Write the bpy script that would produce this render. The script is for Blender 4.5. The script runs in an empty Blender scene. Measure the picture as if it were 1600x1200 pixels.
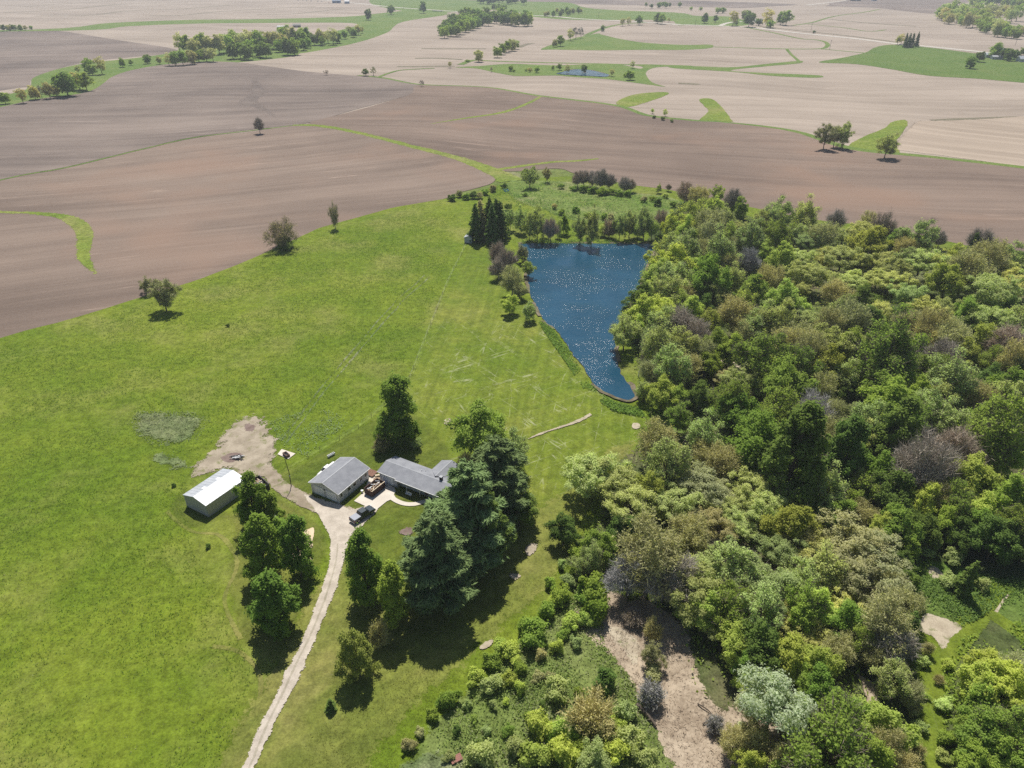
import bpy, math, random
import numpy as np
from mathutils import Vector
from mathutils import noise as mnoise

sc = bpy.context.scene
COL = sc.collection
random.seed(7)
RNG = np.random.default_rng(7)

# ------------------------------------------------------------------ camera, sky, sun, exposure
CAM_H, CAM_F, CAM_P = 105.0, 1130.0, math.radians(30.5)
cd = bpy.data.cameras.new('camera')
cd.sensor_width = 36.0
cd.lens = 36.0 * CAM_F / 1600.0
cd.clip_start = 1.0
cd.clip_end = 30000.0
cam = bpy.data.objects.new('camera', cd)
COL.objects.link(cam)
cam.location = (0, 0, CAM_H)
cam.rotation_euler = (math.pi / 2 - CAM_P, 0, 0)
sc.camera = cam

SUN_EL, SUN_AZ = math.radians(59.0), math.radians(-5.0)      # azimuth from +Y towards +X
sun_dir = Vector((math.sin(SUN_AZ) * math.cos(SUN_EL), math.cos(SUN_AZ) * math.cos(SUN_EL), math.sin(SUN_EL)))
w = bpy.data.worlds.new('World')
sc.world = w
w.use_nodes = True
wn = w.node_tree.nodes
wl = w.node_tree.links
wn.clear()
wo = wn.new('ShaderNodeOutputWorld')
wb = wn.new('ShaderNodeBackground')
ws = wn.new('ShaderNodeTexSky')
ws.sky_type = 'NISHITA'
ws.sun_disc = False
ws.sun_elevation = SUN_EL
ws.sun_rotation = SUN_AZ
ws.altitude = 300
ws.dust_density = 1.0
wb.inputs['Strength'].default_value = 0.070
wl.new(ws.outputs[0], wb.inputs[0])
wl.new(wb.outputs[0], wo.inputs[0])

sd = bpy.data.lights.new('sun', 'SUN')
sd.energy = 5.0
sd.angle = math.radians(0.53)
sd.color = (1.0, 0.955, 0.88)
so = bpy.data.objects.new('sun', sd)
COL.objects.link(so)
so.rotation_euler = (-sun_dir).to_track_quat('-Z', 'Y').to_euler()
so.location = sun_dir * 2000

vs = sc.view_settings
vs.view_transform = 'Standard'
vs.look = 'None'
vs.exposure = 0.28
vs.gamma = 1.0
vs.use_curve_mapping = False
sc.cycles.use_denoising = False
try:
    sc.cycles.denoiser = 'OPENIMAGEDENOISE'
    sc.cycles.denoising_input_passes = 'RGB_ALBEDO_NORMAL'
except Exception:
    pass
sc.cycles.max_bounces = 8
sc.cycles.diffuse_bounces = 5
sc.cycles.glossy_bounces = 2
sc.cycles.transmission_bounces = 3
sc.cycles.transparent_max_bounces = 12
sc.cycles.volume_bounces = 0
sc.cycles.sample_clamp_indirect = 6.0
sc.cycles.sample_clamp_direct = 7.0

# ------------------------------------------------------------------ where a point of the survey photograph lies on the ground
CP, SP = math.cos(CAM_P), math.sin(CAM_P)
def P(px, py, z=0.0):
    u, v = (px - 800.0) / CAM_F, (600.0 - py) / CAM_F
    dx, dy, dz = u, CP + v * SP, -SP + v * CP
    t = (z - CAM_H) / dz
    return Vector((dx * t, dy * t, z))
def depth(y, z=0.0):
    return y * CP + (CAM_H - z) * SP

# ------------------------------------------------------------------ object helpers
def tag(o, label=None, cat=None, group=None, kind=None):
    if label: o['label'] = label
    if cat: o['category'] = cat
    if group: o['group'] = group
    if kind: o['kind'] = kind
    return o
def link(o, parent=None):
    COL.objects.link(o)
    if parent is not None: o.parent = parent
    return o
def empty(name, loc, rz=0.0, **k):
    o = bpy.data.objects.new(name, None)
    o.empty_display_size = 0.5
    o.location = loc
    o.rotation_euler = (0, 0, rz)
    link(o)
    return tag(o, **k)
class MB:
    """collects boxes, prisms and tubes into one mesh"""
    def __init__(s): s.v, s.f, s.m = [], [], []
    def add(s, vs, fs, m=0):
        b = len(s.v)
        s.v += [tuple(x) for x in vs]
        s.f += [tuple(b + i for i in f) for f in fs]
        s.m += [m] * len(fs)
        return s
    def box(s, x0, y0, z0, x1, y1, z1, m=0):
        return s.add([(x0,y0,z0),(x1,y0,z0),(x1,y1,z0),(x0,y1,z0),(x0,y0,z1),(x1,y0,z1),(x1,y1,z1),(x0,y1,z1)],
                     [(0,3,2,1),(4,5,6,7),(0,1,5,4),(1,2,6,5),(2,3,7,6),(3,0,4,7)], m)
    def prism(s, prof, axis, a, b, m=0):
        """profile (list of 2-tuples, counter-clockwise) swept along axis from a to b"""
        n = len(prof)
        def pt(p, t):
            return (t, p[0], p[1]) if axis == 'x' else (p[0], t, p[1]) if axis == 'y' else (p[0], p[1], t)
        vs = [pt(p, a) for p in prof] + [pt(p, b) for p in prof]
        fs = [tuple(range(n - 1, -1, -1)), tuple(range(n, 2 * n))]
        fs += [(i, (i + 1) % n, n + (i + 1) % n, n + i) for i in range(n)]
        return s.add(vs, fs, m)
    def tube(s, p0, p1, r0, r1, n=6, m=0, cap=True):
        p0, p1 = Vector(p0), Vector(p1)
        d = (p1 - p0)
        if d.length < 1e-6: return s
        d.normalize()
        a = d.orthogonal().normalized()
        b = d.cross(a)
        vs = []
        for p, r in ((p0, r0), (p1, r1)):
            for i in range(n):
                t = 2 * math.pi * i / n
                vs.append(p + a * (r * math.cos(t)) + b * (r * math.sin(t)))
        fs = [(i, (i + 1) % n, n + (i + 1) % n, n + i) for i in range(n)]
        if cap: fs += [tuple(range(n - 1, -1, -1)), tuple(range(n, 2 * n))]
        return s.add(vs, fs, m)
    def mesh(s, name, mats, smooth=False):
        me = bpy.data.meshes.new(name)
        me.from_pydata(s.v, [], s.f)
        for m in (mats if isinstance(mats, (list, tuple)) else [mats]): me.materials.append(m)
        if len(me.materials) > 1: me.polygons.foreach_set('material_index', s.m)
        if smooth: me.polygons.foreach_set('use_smooth', [True] * len(me.polygons))
        me.validate(); me.update()
        return me
    def build(s, name, mats, parent=None, smooth=False, loc=None, rz=0, bevel=0, **k):
        o = bpy.data.objects.new(name, s.mesh(name, mats, smooth))
        link(o, parent)
        if loc is not None: o.location = loc
        if rz: o.rotation_euler = (0, 0, rz)
        if bevel:
            b = o.modifiers.new('bevel', 'BEVEL'); b.width = bevel; b.segments = 2; b.limit_method = 'ANGLE'
        return tag(o, **k)
def fast_mesh(name, verts, loops_per_face, mats, mat_idx=None):
    """verts (n,3) used once each, faces of a fixed size in order"""
    nv = len(verts); nf = nv // loops_per_face
    me = bpy.data.meshes.new(name)
    me.vertices.add(nv); me.loops.add(nv); me.polygons.add(nf)
    me.vertices.foreach_set('co', np.asarray(verts, np.float32).ravel())
    me.loops.foreach_set('vertex_index', np.arange(nv, dtype=np.int32))
    me.polygons.foreach_set('loop_start', np.arange(0, nv, loops_per_face, dtype=np.int32))
    me.polygons.foreach_set('loop_total', np.full(nf, loops_per_face, np.int32))
    for m in mats: me.materials.append(m)
    if mat_idx is not None: me.polygons.foreach_set('material_index', np.asarray(mat_idx, np.int32))
    me.update(calc_edges=True)
    return me

# ------------------------------------------------------------------ materials
class NT:
    def __init__(s, name):
        s.mat = bpy.data.materials.new(name)
        s.mat.use_nodes = True
        s.t = s.mat.node_tree
        s.t.nodes.clear()
        s.out = s.t.nodes.new('ShaderNodeOutputMaterial')
        s._pos = None
    def n(s, typ, ins=None, **props):
        nd = s.t.nodes.new(typ)
        for k, v in props.items(): setattr(nd, k, v)
        for k, v in (ins or {}).items(): s.set(nd.inputs[k], v)
        return nd
    def set(s, sock, v):
        if isinstance(v, bpy.types.NodeSocket): s.t.links.new(v, sock)
        elif isinstance(v, (tuple, list)) and len(v) == 3 and sock.type == 'RGBA': sock.default_value = (*v, 1)
        else: sock.default_value = v
    def pos(s):
        if s._pos is None: s._pos = s.n('ShaderNodeNewGeometry').outputs['Position']
        return s._pos
    def map(s, scale=(1, 1, 1), rot=0.0, vec=None):
        """rotate the point by -rot about z, then scale: x runs along the direction rot"""
        a = s.n('ShaderNodeVectorRotate', {'Vector': vec or s.pos(), 'Angle': -rot}, rotation_type='Z_AXIS').outputs[0] if rot else (vec or s.pos())
        return s.n('ShaderNodeVectorMath', {0: a, 1: scale}, operation='MULTIPLY').outputs[0]
    def noise(s, scale, detail=3, rough=0.55, vec=None, dist=0.0):
        return s.n('ShaderNodeTexNoise', {'Vector': vec or s.pos(), 'Scale': scale, 'Detail': detail, 'Roughness': rough, 'Distortion': dist}).outputs[0]
    def voro(s, scale, vec=None, feature='F1', out=0):
        return s.n('ShaderNodeTexVoronoi', {'Vector': vec or s.pos(), 'Scale': scale}, feature=feature).outputs[out]
    def m(s, op, a, b=0.0, c=0.0, clamp=False):
        nd = s.n('ShaderNodeMath', operation=op, use_clamp=clamp)
        for i, v in enumerate((a, b, c)): s.set(nd.inputs[i], v)
        return nd.outputs[0]
    def step(s, v, lo, hi, a=0.0, b=1.0):
        return s.n('ShaderNodeMapRange', {0: v, 1: lo, 2: hi, 3: a, 4: b}, interpolation_type='SMOOTHSTEP').outputs[0]
    def mix(s, f, a, b, mode='MIX'):
        nd = s.n('ShaderNodeMix', data_type='RGBA', blend_type=mode)
        s.set(nd.inputs[0], f); s.set(nd.inputs[6], a); s.set(nd.inputs[7], b)
        return nd.outputs[2]
    def bump(s, h, strength=0.3, dist=0.1):
        return s.n('ShaderNodeBump', {'Height': h, 'Strength': strength, 'Distance': dist}).outputs[0]
    def bsdf(s, color, rough=0.8, spec=0.2, normal=None, **k):
        d = {'Base Color': color, 'Roughness': rough, 'Specular IOR Level': spec}
        d.update(k)
        if normal is not None: d['Normal'] = normal
        return s.n('ShaderNodeBsdfPrincipled', d).outputs[0]
    def done(s, sh, soft=False):
        if soft:
            e = s.n('ShaderNodeAttribute', attribute_name='edge').outputs['Fac']
            nz = s.noise(0.55, 4, 0.6)
            nz2 = s.noise(0.09, 3, 0.6)
            v = s.m('ADD', s.m('ADD', e, s.m('MULTIPLY', s.m('SUBTRACT', nz, 0.5), 1.1)), s.m('MULTIPLY', s.m('SUBTRACT', nz2, 0.5), 0.9))
            v = s.m('ADD', v, s.m('MULTIPLY', s.m('SUBTRACT', s.noise(2.6, 3, 0.7), 0.5), 0.9))
            a = s.step(v, 0.37, 0.43)
            tr = s.n('ShaderNodeBsdfTransparent').outputs[0]
            sh = s.n('ShaderNodeMixShader', {0: a, 1: tr, 2: sh}).outputs[0]
        s.t.links.new(sh, s.out.inputs[0])
        return s.mat

def plain(name, col, rough=0.6, spec=0.3, var=0.15, scale=1.5, metal=0.0, bump=0.0, coat=0.0):
    t = NT(name)
    nz = t.noise(scale, 4, 0.6)
    c = t.mix(nz, tuple(x * (1 - var) for x in col), tuple(min(1, x * (1 + var)) for x in col))
    nm = t.bump(t.noise(scale * 8, 3), bump, 0.02) if bump else None
    return t.done(t.bsdf(c, rough, spec, nm, Metallic=metal, **({'Coat Weight': coat} if coat else {})))

def grass_mat(name, c_lo, c_hi, c_dry, dry=0.5, fleck=0.3, stripes=None, scratches=False, soft=False, fine=1.0):
    t = NT(name)
    big = t.noise(0.011, 4, 0.6)
    mid = t.noise(0.07, 4, 0.62)
    sm = t.noise(0.55, 5, 0.7)
    fi = t.noise(2.6, 3, 0.7)
    c = t.mix(t.step(t.m('ADD', t.m('MULTIPLY', big, 0.6), t.m('MULTIPLY', mid, 0.4)), 0.36, 0.64), c_lo, c_hi)
    c = t.mix(t.m('MULTIPLY', t.step(t.noise(0.03, 4, 0.65), 0.45, 0.72), dry), c, c_dry)
    sm_ = t.step(sm, 0.28, 0.72); fi_ = t.step(fi, 0.30, 0.70); tu = t.step(t.noise(0.24, 4, 0.7), 0.32, 0.68)
    v = t.m('ADD', t.m('ADD', t.m('MULTIPLY', sm_, 0.58 * fine), t.m('MULTIPLY', fi_, 0.56 * fine)), t.m('MULTIPLY', tu, 0.24 * fine))       # mottling of single tussocks, their dark shadow specks painted into the colour
    c = t.mix(1.0, c, t.n('ShaderNodeCombineColor', {0: t.m('ADD', v, 1.0 - 0.69 * fine), 1: t.m('ADD', v, 1.0 - 0.69 * fine), 2: t.m('ADD', v, 1.0 - 0.69 * fine)}).outputs[0], 'MULTIPLY')
    if stripes is not None:
        rot, sp = stripes
        x = t.map((0.02, 1.0 / sp, 0.0), rot)
        st = t.noise(1.0, 2, 0.5, x)
        c = t.mix(1.0, c, t.mix(t.step(st, 0.38, 0.62), (0.90, 0.92, 0.90), (1.09, 1.08, 1.06)), 'MULTIPLY')
    if fleck:
        f1 = t.step(t.noise(0.9, 5, 0.75), 0.66, 0.78)
        f2 = t.step(t.noise(0.05, 3, 0.6), 0.5, 0.68)
        c = t.mix(t.m('MULTIPLY', t.m('MULTIPLY', f1, f2), fleck), c, (0.40, 0.41, 0.27))
    if scratches:
        tot = None
        for rot, sp, off in ((0.55, 0.22, 0.0), (-0.95, 0.26, 40.0), (1.35, 0.2, 90.0)):
            x = t.map((0.012, sp * 0.8, 0.0), rot)
            wob = t.n('ShaderNodeVectorMath', {0: x, 1: (off, off, 0)}, operation='ADD').outputs[0]
            r = t.m('ABSOLUTE', t.m('SUBTRACT', t.noise(1.0, 2, 0.5, wob), 0.5))
            ln = t.m('MULTIPLY', t.step(r, 0.0, 0.0085, 1.0, 0.0), t.step(t.noise(0.16, 4, 0.75), 0.44, 0.62))
            tot = ln if tot is None else t.m('MAXIMUM', tot, ln)
        reg = t.step(t.n('ShaderNodeVectorMath', {0: t.pos(), 1: (22, 178, 0)}, operation='DISTANCE').outputs['Value'], 30, 75, 1.0, 0.10)
        c = t.mix(t.m('MULTIPLY', t.m('MULTIPLY', tot, reg), 0.5), c, (0.42, 0.42, 0.27))
    nm = t.bump(t.m('ADD', sm, t.m('MULTIPLY', fi, 0.5)), 0.55, 0.25)
    return t.done(t.bsdf(c, 0.9, 0.08, nm), soft)

def soil_mat(name, lo, hi, rot, streak=0.35, patch=0.6, curve=1.0, row=2.2, tracks=0.0, red=None, soft=False):
    """tilled ground: rows along direction rot bent by the slope, broad soil tone patches that paint in the shading of rolling ground"""
    t = NT(name)
    warp = t.n('ShaderNodeTexNoise', {'Vector': t.pos(), 'Scale': 0.0042, 'Detail': 1.0}).outputs[1]
    wv = t.n('ShaderNodeVectorMath', {0: warp, 1: (0.5, 0.5, 0.5)}, operation='SUBTRACT').outputs[0]
    wv = t.n('ShaderNodeVectorMath', {0: wv, 'Scale': 75.0 * curve}, operation='SCALE').outputs[0]
    p = t.n('ShaderNodeVectorMath', {0: t.pos(), 1: wv}, operation='ADD').outputs[0]
    r1 = t.noise(1.0, 3, 0.65, t.map((0.010, 1.0 / row, 0), rot, p))
    r2 = t.noise(1.0, 3, 0.6, t.map((0.004, 0.30 / row, 0), rot, p))
    r3 = t.noise(1.0, 2, 0.6, t.map((0.003, 0.07 / row, 0), rot, p))
    fi = t.noise(0.9, 4, 0.7)
    big = t.noise(0.0065, 4, 0.6)
    v = t.m('ADD', t.m('MULTIPLY', t.m('SUBTRACT', r1, 0.5), 0.75 * streak), t.m('MULTIPLY', t.m('SUBTRACT', r2, 0.5), 1.2 * streak))
    v = t.m('ADD', v, t.m('MULTIPLY', t.m('SUBTRACT', r3, 0.5), 1.1 * streak))
    v = t.m('ADD', v, t.m('MULTIPLY', t.m('SUBTRACT', big, 0.5), 1.6 * patch))  # large soil tone variation, painted in place of shading on rolling ground
    v = t.m('ADD', t.m('ADD', v, t.m('MULTIPLY', t.m('SUBTRACT', fi, 0.5), 0.35)), 0.5)
    c = t.mix(t.step(v, -0.05, 1.05), lo, hi)
    if tracks:
        tl = t.step(t.m('ABSOLUTE', t.m('SUBTRACT', r2, 0.53)), 0.0, 0.012, 1.0, 0.0)
        tm = t.step(t.noise(0.014, 3, 0.7), 0.47, 0.62)
        c = t.mix(t.m('MULTIPLY', t.m('MULTIPLY', tl, tm), tracks), c, tuple(min(0.8, x * 1.35) for x in hi))
    if red is not None:
        c = t.mix(t.m('MULTIPLY', t.step(t.noise(0.0085, 3, 0.6), 0.5, 0.68), 0.7), c, red)
    nm = t.bump(t.m('ADD', r1, t.m('MULTIPLY', fi, 0.5)), 0.35, 0.2)
    return t.done(t.bsdf(c, 0.95, 0.05, nm), soft)

def dirt_mat(name, lo, hi, scale=0.3, grass=None, soft=True, grit=0.5):
    t = NT(name)
    a = t.noise(scale, 5, 0.65)
    b = t.noise(scale * 9, 4, 0.75)
    c = t.mix(t.step(t.m('ADD', t.m('MULTIPLY', a, 1 - grit * 0.5), t.m('MULTIPLY', b, grit * 0.5)), 0.33, 0.67), lo, hi)
    if grass is not None:
        c = t.mix(t.m('MULTIPLY', t.step(t.noise(scale * 1.3, 5, 0.7), 0.52, 0.66), 0.8), c, grass)
    return t.done(t.bsdf(c, 0.95, 0.08, t.bump(b, 0.4, 0.12)), soft)

M = {}
M['pasture'] = grass_mat('pasture_grass', (0.090, 0.140, 0.010), (0.146, 0.184, 0.018), (0.205, 0.195, 0.062), 0.55, 0.6, fine=0.85)
M['lawn'] = grass_mat('mown_grass', (0.095, 0.144, 0.013), (0.142, 0.174, 0.022), (0.215, 0.205, 0.050), 0.5, 0.22, (1.45, 1.9), True, fine=0.7)
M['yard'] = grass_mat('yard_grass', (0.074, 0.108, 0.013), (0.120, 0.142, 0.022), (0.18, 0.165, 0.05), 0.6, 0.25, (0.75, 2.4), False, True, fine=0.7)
M['strip'] = grass_mat('mown_strip_grass', (0.115, 0.140, 0.024), (0.165, 0.180, 0.038), (0.235, 0.20, 0.075), 0.75, 0.30, (0.72, 2.2), False, True, fine=0.75)
M['verge'] = grass_mat('verge_grass', (0.085, 0.150, 0.022), (0.125, 0.185, 0.030), (0.20, 0.20, 0.07), 0.4, 0.0, soft=True)
M['farverge'] = grass_mat('far_verge_grass', (0.090, 0.150, 0.030), (0.130, 0.180, 0.040), (0.18, 0.19, 0.07), 0.4, 0.0)
M['hay'] = grass_mat('hay_grass', (0.080, 0.135, 0.025), (0.105, 0.155, 0.032), (0.16, 0.175, 0.06), 0.35, 0.0)
M['waterway'] = grass_mat('waterway_grass', (0.115, 0.170, 0.022), (0.17, 0.205, 0.035), (0.25, 0.22, 0.09), 0.6, 0.0, soft=True)
M['meadow'] = grass_mat('rough_grass', (0.095, 0.140, 0.026), (0.150, 0.180, 0.055), (0.23, 0.225, 0.115), 0.7, 0.3, soft=True)
M['weedy'] = grass_mat('weedy_grass', (0.085, 0.125, 0.040), (0.16, 0.17, 0.085), (0.30, 0.27, 0.18), 0.9, 0.5, soft=True, fine=1.3)
M['marsh'] = grass_mat('marsh_grass', (0.105, 0.162, 0.030), (0.155, 0.196, 0.055), (0.235, 0.215, 0.11), 0.8, 0.25, soft=True)
M['tall'] = grass_mat('tall_green_grass', (0.072, 0.122, 0.020), (0.110, 0.155, 0.034), (0.15, 0.16, 0.07), 0.4, 0.35, soft=True)
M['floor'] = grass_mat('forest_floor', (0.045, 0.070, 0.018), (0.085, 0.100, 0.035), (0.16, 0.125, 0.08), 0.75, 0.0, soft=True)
M['soilA'] = soil_mat('tilled_soil', (0.114, 0.086, 0.070), (0.272, 0.209, 0.167), 0.42, 0.50, 0.6, 1.0, 3.4, 0.55, (0.245, 0.168, 0.126))
M['soilB'] = soil_mat('tilled_soil_far', (0.104, 0.084, 0.074), (0.258, 0.208, 0.176), 0.16, 0.52, 0.75, 1.0, 4.4, 0.5)
M['soilC'] = soil_mat('tilled_soil_dark', (0.108, 0.081, 0.066), (0.250, 0.188, 0.149), -0.22, 0.50, 0.65, 1.1, 3.6, 0.45, (0.235, 0.158, 0.116))
M['stubble'] = soil_mat('stubble', (0.208, 0.169, 0.135), (0.392, 0.327, 0.268), -0.20, 0.55, 0.5, 1.6, 4.6, 0.35)
M['stubbleR'] = soil_mat('stubble_rows', (0.25, 0.2, 0.155), (0.42, 0.345, 0.272), -0.75, 0.75, 0.4, 1.0, 3.8, 0.3, soft=True)
M['ridge'] = dirt_mat('terrace_ridge', (0.13, 0.115, 0.08), (0.2, 0.175, 0.12), 0.15, soft=False)
M['gravel'] = dirt_mat('gravel', (0.35, 0.305, 0.25), (0.53, 0.47, 0.395), 0.5, None, True, 0.8)
M['trackdirt'] = dirt_mat('track_dirt', (0.22, 0.18, 0.13), (0.35, 0.295, 0.225), 0.35, (0.13, 0.15, 0.045))
M['baredirt'] = dirt_mat('bare_dirt', (0.245, 0.205, 0.150), (0.385, 0.330, 0.252), 0.25, (0.15, 0.16, 0.055))
M['stain'] = dirt_mat('burnt_dirt', (0.14, 0.10, 0.085), (0.23, 0.175, 0.15), 0.5)
M['rut'] = dirt_mat('rut_gravel', (0.27, 0.24, 0.18), (0.42, 0.375, 0.30), 0.5)
M['damp'] = dirt_mat('damp_soil', (0.116, 0.094, 0.082), (0.180, 0.146, 0.125), 0.06)
M['mulch'] = dirt_mat('mulch', (0.205, 0.158, 0.112), (0.445, 0.366, 0.272), 0.16, None, True, 0.9)
M['palechips'] = dirt_mat('pale_straw', (0.29, 0.24, 0.175), (0.46, 0.40, 0.30), 0.4, (0.16, 0.17, 0.07), True, 0.9)
M['mud'] = dirt_mat('bank_mud', (0.085, 0.07, 0.045), (0.21, 0.175, 0.125), 0.5, (0.10, 0.13, 0.035), False)
M['concrete'] = dirt_mat('concrete', (0.52, 0.47, 0.40), (0.62, 0.565, 0.485), 0.25, None, False, 0.4)
M['road'] = dirt_mat('pale_road', (0.40, 0.37, 0.32), (0.5, 0.465, 0.41), 0.1, None, False)
M['sand'] = dirt_mat('sand', (0.55, 0.43, 0.29), (0.66, 0.53, 0.37), 0.5, None, True)
M['ground'] = grass_mat('field_ground', (0.10, 0.14, 0.03), (0.15, 0.17, 0.05), (0.3, 0.25, 0.18), 0.6, 0.0)

def water_mat():
    t = NT('pond_water')
    a = t.noise(0.75, 3, 0.6, t.map((1, 1, 1)))
    b = t.noise(2.4, 2, 0.6)
    h = t.m('ADD', t.m('MULTIPLY', a, 1.0), t.m('MULTIPLY', b, 0.42))
    gust = t.step(t.noise(0.045, 3, 0.6), 0.36, 0.62, 0.36, 1.25)
    nm = t.bump(t.m('MULTIPLY', h, gust), 1.0, 0.31)
    c = t.mix(t.step(t.noise(0.035, 3, 0.6), 0.35, 0.7), (0.011, 0.054, 0.094), (0.017, 0.070, 0.118))
    return t.done(t.bsdf(c, 0.10, 0.5, nm, IOR=1.33))
M['water'] = water_mat()

def leaf_mat(name, translucency=0.5, mul=(1, 1, 1), var=0.5):
    t = NT(name)
    oi = t.n('ShaderNodeObjectInfo')
    c = t.mix(1.0, oi.outputs['Color'], mul, 'MULTIPLY')
    v = t.m('ADD', t.m('MULTIPLY', t.m('SUBTRACT', t.noise(0.8, 3, 0.6), 0.5), var * 1.6), 1.0)
    v2 = t.m('ADD', t.m('MULTIPLY', t.m('SUBTRACT', t.noise(5.0, 1, 0.5), 0.5), var * 1.3), 1.0)
    v = t.m('MULTIPLY', v, v2)
    c = t.mix(1.0, c, t.n('ShaderNodeCombineColor', {0: v, 1: v, 2: v}).outputs[0], 'MULTIPLY')
    d = t.bsdf(c, 0.75, 0.08)
    tc = t.mix(1.0, c, (1.15, 1.2, 0.7), 'MULTIPLY')
    tr = t.n('ShaderNodeBsdfTranslucent', {'Color': tc}).outputs[0]
    return t.done(t.n('ShaderNodeMixShader', {0: translucency, 1: d, 2: tr}).outputs[0])
M['leaf'] = leaf_mat('leaf')
M['needle'] = leaf_mat('needle', 0.2, var=0.45)
M['twig'] = leaf_mat('twig', 0.0, var=0.5)
M['bark'] = plain('bark', (0.115, 0.092, 0.072), 0.9, 0.1, 0.4, 2.0, bump=0.5)
M['palebark'] = plain('pale_bark', (0.25, 0.22, 0.185), 0.9, 0.1, 0.3, 2.0, bump=0.5)
M['twigbark'] = plain('twig_bark', (0.21, 0.18, 0.14), 0.9, 0.1, 0.3, 2.0)
M['blade'] = leaf_mat('grass_blade', 0.3, var=0.7)
# ------------------------------------------------------------------ ground sheets
def catmull(pts, closed=True, seg=5):
    n = len(pts); out = []
    rng = range(n) if closed else range(n - 1)
    for i in rng:
        p0, p1, p2, p3 = (pts[(i - 1) % n], pts[i], pts[(i + 1) % n], pts[(i + 2) % n]) if closed else \
                         (pts[max(i - 1, 0)], pts[i], pts[i + 1], pts[min(i + 2, n - 1)])
        for k in range(seg):
            t = k / seg
            a = ((2 * p1) + (p2 - p0) * t + (2 * p0 - 5 * p1 + 4 * p2 - p3) * t * t + (3 * p1 - p0 - 3 * p2 + p3) * t ** 3) * 0.5
            out.append(a)
    if not closed: out.append(pts[-1])
    return out
def jit(p, amp):
    q = Vector((p.x * 0.11, p.y * 0.11, 3.3))
    return Vector((p.x + amp * mnoise.noise(q), p.y + amp * mnoise.noise(q + Vector((31.7, 11.1, 5)))))
def area(pts): return 0.5 * sum(pts[i].x * pts[(i + 1) % len(pts)].y - pts[(i + 1) % len(pts)].x * pts[i].y for i in range(len(pts)))
def sheet(name, w2, mat, z, soft=0.0, label=None, kind='structure', **k):
    """w2: closed outline in metres. soft: width of a worn edge"""
    if area(w2) < 0: w2 = w2[::-1]
    n = len(w2)
    me = bpy.data.meshes.new(name)
    if soft:
        q = np.array([(p.x, p.y) for p in w2])
        lo, hi = q.min(0) - soft * .1, q.max(0) + soft * .1
        cell = max(soft / 3.0, .18, math.sqrt(max(1e-6, np.prod(hi - lo)) / 14000))
        nx, ny = [int(v) + 2 for v in (hi - lo) / cell]
        gx, gy = np.meshgrid(lo[0] + np.arange(nx) * cell, lo[1] + np.arange(ny) * cell)
        gp = np.stack([gx.ravel(), gy.ravel()], 1)
        ins = np.zeros(len(gp), bool); dist = np.full(len(gp), 1e9)
        for k_ in range(n):
            A_, B_ = q[k_ - 1], q[k_]
            if A_[1] != B_[1]: ins ^= ((A_[1] > gp[:, 1]) != (B_[1] > gp[:, 1])) & (gp[:, 0] < (B_[0] - A_[0]) * (gp[:, 1] - A_[1]) / (B_[1] - A_[1]) + A_[0])
            ab = B_ - A_; l2 = max(1e-9, float(ab @ ab))
            tt = np.clip(((gp - A_) @ ab) / l2, 0, 1)
            dist = np.minimum(dist, np.hypot(*(gp - A_ - tt[:, None] * ab).T))
        val = np.where(ins, np.clip(dist / soft, 0, 1), 0.0)
        I = np.arange(nx * ny).reshape(ny, nx)
        F4 = np.stack([I[:-1, :-1], I[:-1, 1:], I[1:, 1:], I[1:, :-1]], -1).reshape(-1, 4)
        F4 = F4[(val[F4] > 0).any(1)]
        used = np.unique(F4); remap = np.zeros(len(gp), int); remap[used] = np.arange(len(used))
        vs = [(x, y, z) for x, y in gp[used]]; fs = [tuple(t) for t in remap[F4].tolist()]; vals = val[used].tolist()
    else:
        from mathutils.geometry import tessellate_polygon
        vs = [(p.x, p.y, z) for p in w2]
        fs = [tuple(t) for t in tessellate_polygon([[Vector((p.x, p.y, 0)) for p in w2]])]
        vals = [1.0] * n
    me.from_pydata(vs, [], fs)
    # every face looks up
    flip = [p.normal.z < 0 for p in me.polygons]
    if any(flip):
        fs = [tuple(reversed(f)) if flip[i] else f for i, f in enumerate(fs)]
        me.clear_geometry(); me.from_pydata(vs, [], fs)
    a = me.attributes.new('edge', 'FLOAT', 'POINT')
    a.data.foreach_set('value', vals)
    me.materials.append(mat); me.update()
    o = bpy.data.objects.new(name, me)
    link(o)
    return tag(o, label, kind=kind, **k)
LAY = [0.0]
def nz(step=0.004):
    LAY[0] += step
    return LAY[0]
def region(name, px, mat, label=None, soft=0.0, amp=0.5, smooth=True, step=0.004, seg=5, **k):
    pts = [P(x, y).to_2d() for x, y in px]
    if smooth: pts = catmull(pts, True, seg)
    if amp: pts = [jit(p, amp) for p in pts]
    return sheet(name, pts, M[mat] if isinstance(mat, str) else mat, nz(step), soft, label, **k)
def ribbon(name, px, width, mat, label=None, soft=0.0, amp=0.0, seg=6, step=0.004, **k):
    """strip of given width in metres (one number or one per point) along a line"""
    pts = [P(x, y).to_2d() for x, y in px]
    ws_ = width if isinstance(width, (list, tuple)) else [width] * len(pts)
    q = catmull([Vector((p.x, p.y, w_)) for p, w_ in zip(pts, ws_)], False, seg)
    L, R = [], []
    for i, p in enumerate(q):
        t = (q[min(i + 1, len(q) - 1)] - q[max(i - 1, 0)]).to_2d()
        t = t.normalized() if t.length > 1e-9 else Vector((1, 0))
        nn = Vector((-t.y, t.x)) * (p.z * 0.5)
        c = p.to_2d()
        L.append(jit(c + nn, amp) if amp else c + nn); R.append(jit(c - nn, amp) if amp else c - nn)
    return sheet(name, L + R[::-1], M[mat], nz(step), soft, label, **k)
c1 = lambda *a: [(x / 2.963, y / 2.963) for x, y in a]                # enlarged views of the survey photograph used for tracing
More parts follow.
